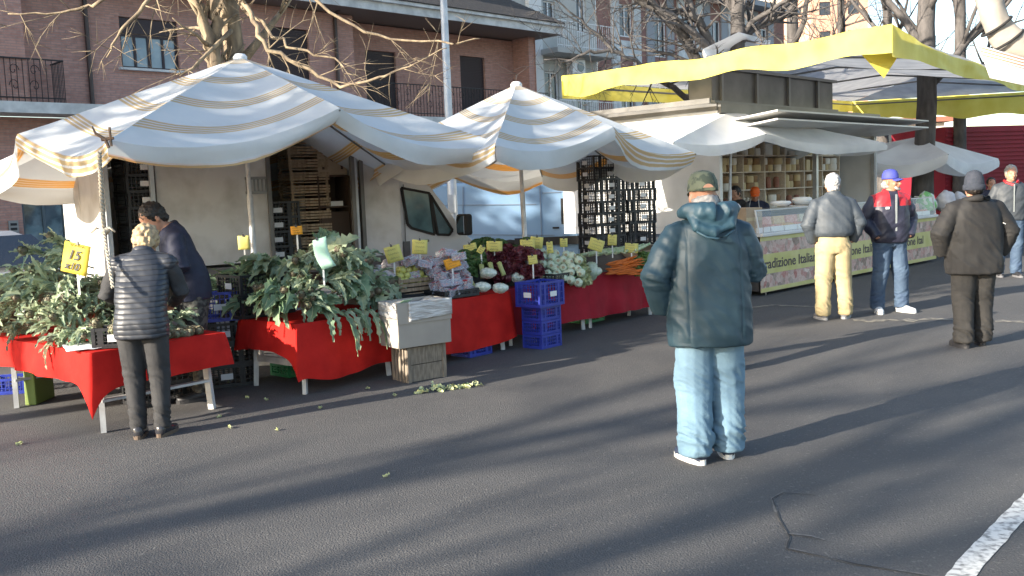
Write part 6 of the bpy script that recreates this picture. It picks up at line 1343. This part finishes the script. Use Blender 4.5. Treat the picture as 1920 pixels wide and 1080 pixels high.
teal = mat('teal_nylon', (.016, .040, .058), .55, (.023, .052, .070), 3, 4, bump=.5, bscale=6, aniso=(1, 1, 2.6), spec=.6); tealh = mat('teal_hood', (.018, .054, .080), .55, (.027, .070, .098), 5, bump=.6, bscale=12, spec=.6)
camo = mat('camo', (.11, .125, .085), .85, (.045, .06, .045), 16, 3, lo=.46, hi=.54); greyh = mat('grey_hair', (.34, .33, .32), .7, (.22, .21, .20), 40, aniso=(1, 1, .3)); whiteh = mat('white_hair', (.46, .45, .45), .8, (.30, .295, .29), 40, aniso=(1, 1, .3)); darkh = mat('dark_hair', (.018, .014, .012), .5); blonde = mat('ash_blonde_hair', (.50, .36, .20), .6, (.26, .19, .12), 30)
white_s = mat('white_sole', (.68, .68, .66), .6); black_s = mat('black_shoe', (.025, .025, .028), .5); navy_s = mat('navy_shoe', (.03, .04, .07), .6); grey_s = mat('grey_shoe', (.14, .14, .15), .7)
# ---- man in the teal parka (foreground)
def teal_extra(t, hm, bd):
    m = MB(); m.tube([(-.155, .03, 1.49), (-.13, -.06, 1.515), (-.06, -.115, 1.505), (.0, -.13, 1.50), (.06, -.115, 1.505), (.13, -.06, 1.515), (.155, .03, 1.50)], [.030, .046, .056, .058, .056, .046, .030], 12)
    m.tube([(-.125, -.09, 1.49), (-.10, -.135, 1.42), (0, -.155, 1.385), (.10, -.135, 1.42), (.125, -.09, 1.49)], [.030, .034, .036, .034, .030], 12)
    m.ball((0, -.105, 1.455), (.135, .055, .075), 16, 12); o = m.build('hood', tealh, t)
    bake(o, .008, lambda co, n: .009*(1-abs(N.noise(V((co.x*12, co.y*8, co.z*7+co.x*5))))*2.6)*.6+.004*N.noise(co*30), smooth_it=5); apply(o, bd)
    m = MB(); m.tube([(-.11, -.166, 1.395), (-.055, -.192, 1.362), (0, -.197, 1.352), (.055, -.192, 1.362), (.11, -.166, 1.395)], .007, 6); o = m.build('hood_seam', tealh, t, smooth=True); apply(o, bd)
    # cap opening and strap at the back of the head
    m = MB(); m.M = hm; n = 14; m.prism([V((.034*cos(pi*i/n), -.100-.001*0, .178+.036*sin(pi*i/n))) for i in range(n+1)], (0, -.004, 0)); o = m.build('cap_opening', skin, t); apply(o, bd)
    m = MB(); m.M = hm; m.box((0, -.1045, .184), (.078, .006, .017)); m.box((.020, -.108, .184), (.018, .004, .020)); o = m.build('cap_strap', camo, t); apply(o, bd)
lo = G(1334, 862)
person('man seen from behind in a long teal hooded parka, camouflage cap and pale jeans', lo, R(4), H=1.74, body=1.05, hipw=1.0,
    legs=dict(mat=denimL, r=(.118, .112, .102, .100), hem=.055), shoes=(navy_s, white_s), foot=((-.105, -.03, .35), (.115, .06, -.15)),
    top=dict(mat=teal, name='parka', rings=[R8(.715, 0, -.01, .245, .165), R8(.78, 0, -.01, .25, .17), R8(.95, 0, -.005, .25, .165), R8(1.10, 0, 0, .242, .155), R8(1.25, 0, 0, .235, .15), R8(1.34, 0, -.005, .215, .14), R8(1.43, 0, -.005, .175, .11), R8(1.475, 0, -.005, .10, .085)], sleeve=(.090, .080, .062), seam=.155, collar=.05, smooth=3, fs=1.0, hem=(.735, .247, .167, .016)),
    arms=(((-.33, -.045, 1.14), (-.275, .045, .92), (1, .1, -.1)), ((.285, .03, 1.13), (.215, .22, 1.16), (-.8, .5, 0))), head=(R(3), 0, -.02), hair=(greyh, 'nape'), hat=('cap', camo), vox=.009, extras=teal_extra, fold=.013, seed=2)
# ---- woman bending over the table
vest = mat('quilted_vest', (.030, .034, .042), .45, spec=.5)
nt = vest.node_tree; tcv = nt.nodes.new('ShaderNodeTexCoord'); sxv = nt.nodes.new('ShaderNodeSeparateXYZ'); nt.links.new(tcv.outputs['Object'], sxv.inputs[0])
wv = math_(nt, 'ABSOLUTE', math_(nt, 'SINE', math_(nt, 'MULTIPLY', math_(nt, 'ADD', sxv.outputs[2], math_(nt, 'MULTIPLY', noise_(nt, tcv.outputs['Object'], 4, 2), .012)), pi/.040)))
nt.links.new(mixc(nt, math_(nt, 'LESS_THAN', wv, .22), (.034, .038, .048), (.012, .013, .016)), vest.node_tree.nodes['Principled BSDF'].inputs['Base Color'])
bpv = nt.nodes.new('ShaderNodeBump'); bpv.inputs['Strength'].default_value = .4; bpv.inputs['Distance'].default_value = .012; nt.links.new(math_(nt, 'POWER', wv, .5), bpv.inputs['Height']); nt.links.new(bpv.outputs[0], nt.nodes['Principled BSDF'].inputs['Normal'])
lo = G(283, 819)
person('woman seen from behind in a black quilted vest, bending over the near left red table', lo, R(6), H=1.60, body=1.06, legs=dict(mat=blackt, r=(.105, .082, .068, .062), hem=.07), shoes=(mat('patent_shoe', (.03, .03, .035), .2), mat('brown_sole', (.10, .07, .05), .7)), foot=((-.085, 0, .1), (.095, 0.02, -.25)),
    top=dict(mat=vest, name='vest', rings=[R8(.80, 0, -.02, .20, .15), R8(.90, 0, -.02, .205, .155), R8(1.02, 0, -.005, .19, .14), R8(1.2, 0, 0, .20, .14), R8(1.34, 0, -.005, .20, .125), R8(1.43, 0, -.005, .14, .10), R8(1.48, 0, -.005, .08, .075)], sleeve=(.072, .062, .045), split=blackt, collar=.06, smooth=2),
    arms=(((-.30, .10, 1.16), (-.20, .34, 1.10)), ((.27, .12, 1.16), (.15, .36, 1.06))), lean=R(20), head=(0, R(-18), 0), hair=(blonde, 'curly'), vox=.011, fold=.008, seed=4)
# ---- vendor behind the table
navyj = mat('navy_jacket', (.012, .015, .035), .7, (.02, .024, .05), 8, bump=.2, bscale=60)
camop = mat('camo_trousers', (.09, .09, .08), .9, (.03, .03, .03), 22, 2, lo=.45, hi=.55)
lo = AT(372, 700, 8.2); lo.z = 0
def vend_extra(t, hm, bd):
    m = MB(); m.tube([(-.06, .07, 1.50), (-.03, .11, 1.42), (.03, .11, 1.42), (.06, .07, 1.50)], .006, 5); o = m.build('scarf_cord', khaki, t); apply(o, bd)
    m = MB(); m.box((-.09, .158, 1.28), (.05, .004, .05)); o = m.build('chest_print', plastic, t); apply(o, bd)
person('young dark haired vendor in a navy jacket looking down behind the near left table', lo, R(115), H=1.78, body=1.1, legs=dict(mat=camop, r=(.108, .085, .07, .065)), shoes=(black_s, black_s),
    top=dict(mat=navyj, rings=[R8(.84, 0, -.005, .20, .15), R8(.95, 0, 0, .205, .15), R8(1.1, 0, .0, .20, .145), R8(1.25, 0, 0, .205, .14), R8(1.36, 0, -.005, .20, .125), R8(1.43, 0, -.005, .15, .105), R8(1.475, 0, -.005, .09, .08)], sleeve=(.078, .070, .052), collar=.055),
    arms=(((-.24, .05, 1.17), (-.12, .28, 1.08)), ((.25, .06, 1.17), (.12, .30, 1.10))), lean=R(16), head=(R(5), R(-28), 0), hair=(darkh, 'short'), extras=vend_extra, vox=.012, fold=.010, seed=6)
# ---- white haired man, khaki trousers
bomber = mat('slate_bomber', (.042, .052, .064), .6, (.058, .070, .084), 6, bump=.2, bscale=60)
lo = G(1563, 598)
person('white haired man seen from behind in a slate bomber jacket and khaki trousers', lo, R(-2), H=1.76, body=1.06, legs=dict(mat=khaki, r=(.120, .098, .085, .082), hem=.05, top=1.08), shoes=(grey_s, mat('grey_sole', (.3, .3, .3), .7)), foot=((-.13, -.02, .2), (.14, .02, -.5)),
    top=dict(mat=bomber, name='bomber_jacket', rings=[R8(.985, 0, -.005, .195, .145), R8(1.03, 0, -.005, .225, .165), R8(1.12, 0, -.005, .235, .165), R8(1.25, 0, -.005, .225, .15), R8(1.36, 0, -.005, .215, .13), R8(1.43, 0, -.005, .165, .11), R8(1.475, 0, -.005, .095, .085)], sleeve=(.085, .080, .052), collar=.065, smooth=3, fs=.8),
    arms=(((-.30, -.03, 1.13), (-.225, .05, .92), (1, .15, -.1)), ((.30, -.03, 1.13), (.235, .04, .92), (-1, .15, -.1))), head=(R(-8), 0, .0), hair=(whiteh, 'short'), vox=.012, fold=.012, seed=9)
# ---- man in the blue cap
redj = mat('jacket_red', (.45, .02, .03), .5, (.38, .018, .025), 6); navyd = mat('jacket_navy', (.014, .014, .028), .5, (.03, .03, .05), 6, spec=.6); capb = mat('cap_blue', (.05, .06, .30), .7); greyz = mat('zip_grey', (.25, .27, .27), .5)
lo = G(1668, 585)
def blue_extra(t, hm, bd):
    m = MB(); m.box((0, .158, 1.22), (.022, .006, .44)); m.build('zip', greyz, t); m = MB(); m.box((.11, .158, 1.28), (.045, .006, .028)); m.build('chest_badge', plastic, t)
    m = MB(); m.M = hm; m.tube([(-.05, .075, .075), (-.03, .098, .052), (0, .108, .046), (.03, .098, .052), (.05, .075, .075)], [.014, .016, .018, .016, .014], 8); o = m.build('beard', greyh, t, smooth=True)
person('man with a blue cap and a navy jacket with red shoulders, looking to the right', lo, R(186), H=1.77, body=1.06, legs=dict(mat=denimD, r=(.118, .094, .082, .080), hem=.05, top=1.0), shoes=(mat('white_trainer', (.62, .62, .60), .6), white_s), foot=((-.15, .02, .35), (.15, .0, -.3)),
    top=dict(mat=navyd, rings=[R8(.86, 0, 0, .21, .155), R8(.95, 0, 0, .225, .165), R8(1.1, 0, 0, .23, .16), R8(1.25, 0, 0, .225, .15), R8(1.36, 0, -.005, .215, .13), R8(1.43, 0, -.005, .165, .11), R8(1.475, 0, -.005, .095, .085)], sleeve=(.085, .075, .058), collar=.06, zones=([redj, greyz], lambda c: 1 if (c.z > 1.30 and .055 < abs(c.x) < .235) else 0), smooth=3),
    arms=(((-.30, -.04, 1.13), (-.205, .09, .93), (1, -.2, -.05)), ((.30, -.04, 1.13), (.205, .09, .93), (-1, -.2, -.05))), head=(R(42), 0, .0), hat=('cap', capb), hair=(greyh, 'nape'), skinm=skin2, extras=blue_extra, vox=.012, fold=.011, seed=12)
# ---- man in black coat and beanie
coat = mat('black_coat', (.018, .017, .017), .75, (.027, .026, .025), 6, bump=.2, bscale=70); bean = mat('beanie_knit', (.024, .03, .042), .9, (.035, .04, .055), 30, bump=.5, bscale=80)
lo = G(1824, 650)
def coat_extra(t, hm, bd):
    m = MB(); m.tube([(-.12, -.02, 1.455), (-.075, -.105, 1.47), (0, -.125, 1.475), (.075, -.105, 1.47), (.12, -.02, 1.455)], [.022, .03, .034, .03, .022], 10); o = m.build('collar', coat, t, smooth=True)
    m = MB(); m.box((.24, -.115, 1.22), (.03, .004, .008), ry=.5); m.build('sleeve_tab', plastic, t)
person('heavy man seen from behind in a black coat, black trousers and a dark knitted beanie', lo, R(3), H=1.70, body=1.18, hipw=1.08, legs=dict(mat=charc, r=(.125, .102, .09, .092), hem=.05), shoes=(black_s, black_s), foot=((-.11, -.02, .1), (.13, .08, -.35)),
    top=dict(mat=coat, name='coat', rings=[R8(.735, 0, -.005, .265, .185), R8(.82, 0, -.005, .27, .19), R8(1.0, 0, 0, .265, .185), R8(1.15, 0, 0, .26, .175), R8(1.28, 0, -.005, .245, .16), R8(1.37, 0, -.005, .225, .14), R8(1.43, 0, -.005, .175, .115), R8(1.475, 0, -.005, .10, .09)], sleeve=(.095, .088, .07), collar=.05, smooth=3),
    arms=(((-.35, -.02, 1.14), (-.285, .07, .93), (1, .1, -.1)), ((.35, -.03, 1.14), (.30, .05, .92), (-1, .1, -.1))), head=(R(-6), 0, .0), hat=('beanie', bean), hair=(darkh, 'nape'), vox=.012, fold=.012, extras=coat_extra, seed=15)
# ---- man facing us at the right edge
gj = mat('grey_jacket', (.035, .042, .052), .6, (.05, .057, .065), 6); lo = G(1892, 519)
def far_extra(t, hm, bd):
    m = MB(); m.tube([(-.10, .02, 1.49), (-.08, .08, 1.46), (0, .115, 1.42), (.08, .08, 1.46), (.10, .02, 1.49)], [.02, .024, .02, .024, .02], 8); m.build('red_collar', redj, t, smooth=True)
    m = MB(); m.box((0, .162, 1.22), (.014, .006, .42)); m.build('zip', greyz, t)
person('grey haired man facing us in a grey jacket with red collar, right edge', lo, R(172), H=1.82, body=1.05, legs=dict(mat=denimD, r=(.115, .092, .08, .078), hem=.05), shoes=(black_s, grey_s), foot=((-.10, .0, .1), (.12, -.1, -.1)),
    top=dict(mat=gj, rings=[R8(.88, 0, 0, .20, .15), R8(.96, 0, 0, .21, .155), R8(1.1, 0, 0, .215, .155), R8(1.25, 0, 0, .22, .15), R8(1.36, 0, -.005, .21, .13), R8(1.43, 0, -.005, .16, .11), R8(1.475, 0, -.005, .09, .085)], sleeve=(.082, .072, .055)),
    arms=(((-.28, -.03, 1.13), (-.20, .07, .92), (1, -.2, -.05)), ((.28, -.03, 1.13), (.20, .07, .92), (-1, -.2, -.05))), head=(0, R(-4), 0), hair=(greyh, 'short'), vox=.014, extras=far_extra, seed=18)
# ---- the two cheese sellers behind the counter, and the seated head by the red truck
orange = mat('orange_cap', (.75, .13, .02), .7); apron = mat('white_apron', (.62, .60, .60), .8)
jd = dict(rings=[R8(.86, 0, 0, .19, .14), R8(1.0, 0, 0, .19, .14), R8(1.2, 0, 0, .195, .14), R8(1.36, 0, -.005, .195, .125), R8(1.43, 0, -.005, .15, .105), R8(1.475, 0, -.005, .085, .08)], sleeve=(.075, .065, .05))
def apr(t, hm, bd):
    m = MB(); m.grid(lambda u, v: V((-.13+.26*u+(.02 if v > .5 else 0)*0, .155-.05*(2*u-1)**2, .75+.52*v)), 8, 8); o = m.build('apron', apron, t, smooth=True, solid=.004)
    for s_ in (-1, 1): m = MB(); m.tube([(s_*.11, .135, 1.26), (s_*.085, .12, 1.40), (s_*.07, .04, 1.49)], .009, 5); m.build('apron_strap', apron, t)
q = AT(1416, 400, 16.9)
person('cheese seller with an orange cap and white apron behind the glass counter', (q.x, q.y, 0), R(158), H=1.62, legs=dict(mat=blackt), shoes=(black_s, black_s), top=dict(mat=navyj, **jd), arms=(((-.25, .05, 1.15), (-.12, .26, 1.08)), ((.25, .05, 1.15), (.12, .26, 1.08))), head=(R(10), R(-22), 0), hat=('cap', orange), hair=(darkh, 'nape'), vox=.016, extras=apr, seed=21)
q = AT(1384, 400, 16.5)
person('cheese seller with black hair half hidden beside the one in the orange cap', (q.x, q.y, 0), R(120), H=1.66, legs=dict(mat=blackt), shoes=(black_s, black_s), top=dict(mat=blackt, **jd), arms=(((-.25, .05, 1.15), (-.12, .26, 1.08)), ((.25, .05, 1.15), (.12, .26, 1.08))), head=(R(10), R(-20), 0), hair=(darkh, 'short'), vox=.016, seed=22)
q = AT(1858, 345, 19.0)
person('dark haired person far back, half hidden behind the man in the black coat', (q.x, q.y, 0), R(170), H=1.62, legs=dict(mat=blackt), shoes=(black_s, black_s), top=dict(mat=navyj, **jd), arms=(((-.25, .05, 1.15), (-.22, .16, .95)), ((.25, .05, 1.15), (.22, .16, .95))), head=(0, 0, 0), hair=(darkh, 'short'), vox=.018, seed=23)

person('person in dark clothes walking just beyond the man in teal, almost hidden by him', (1.86, 8.75, 0), R(8), H=1.60, legs=dict(mat=blackt), shoes=(black_s, black_s), foot=((-.08, .27, 0), (.08, -.27, 0)), top=dict(mat=navyj, **jd), arms=(((-.22, .05, 1.15), (-.16, .16, .95)), ((.22, .05, 1.15), (.16, .16, .95))), hair=(darkh, 'short'), vox=.016, seed=25)
# ================================================================== bits and pieces round the cheese counter and beyond
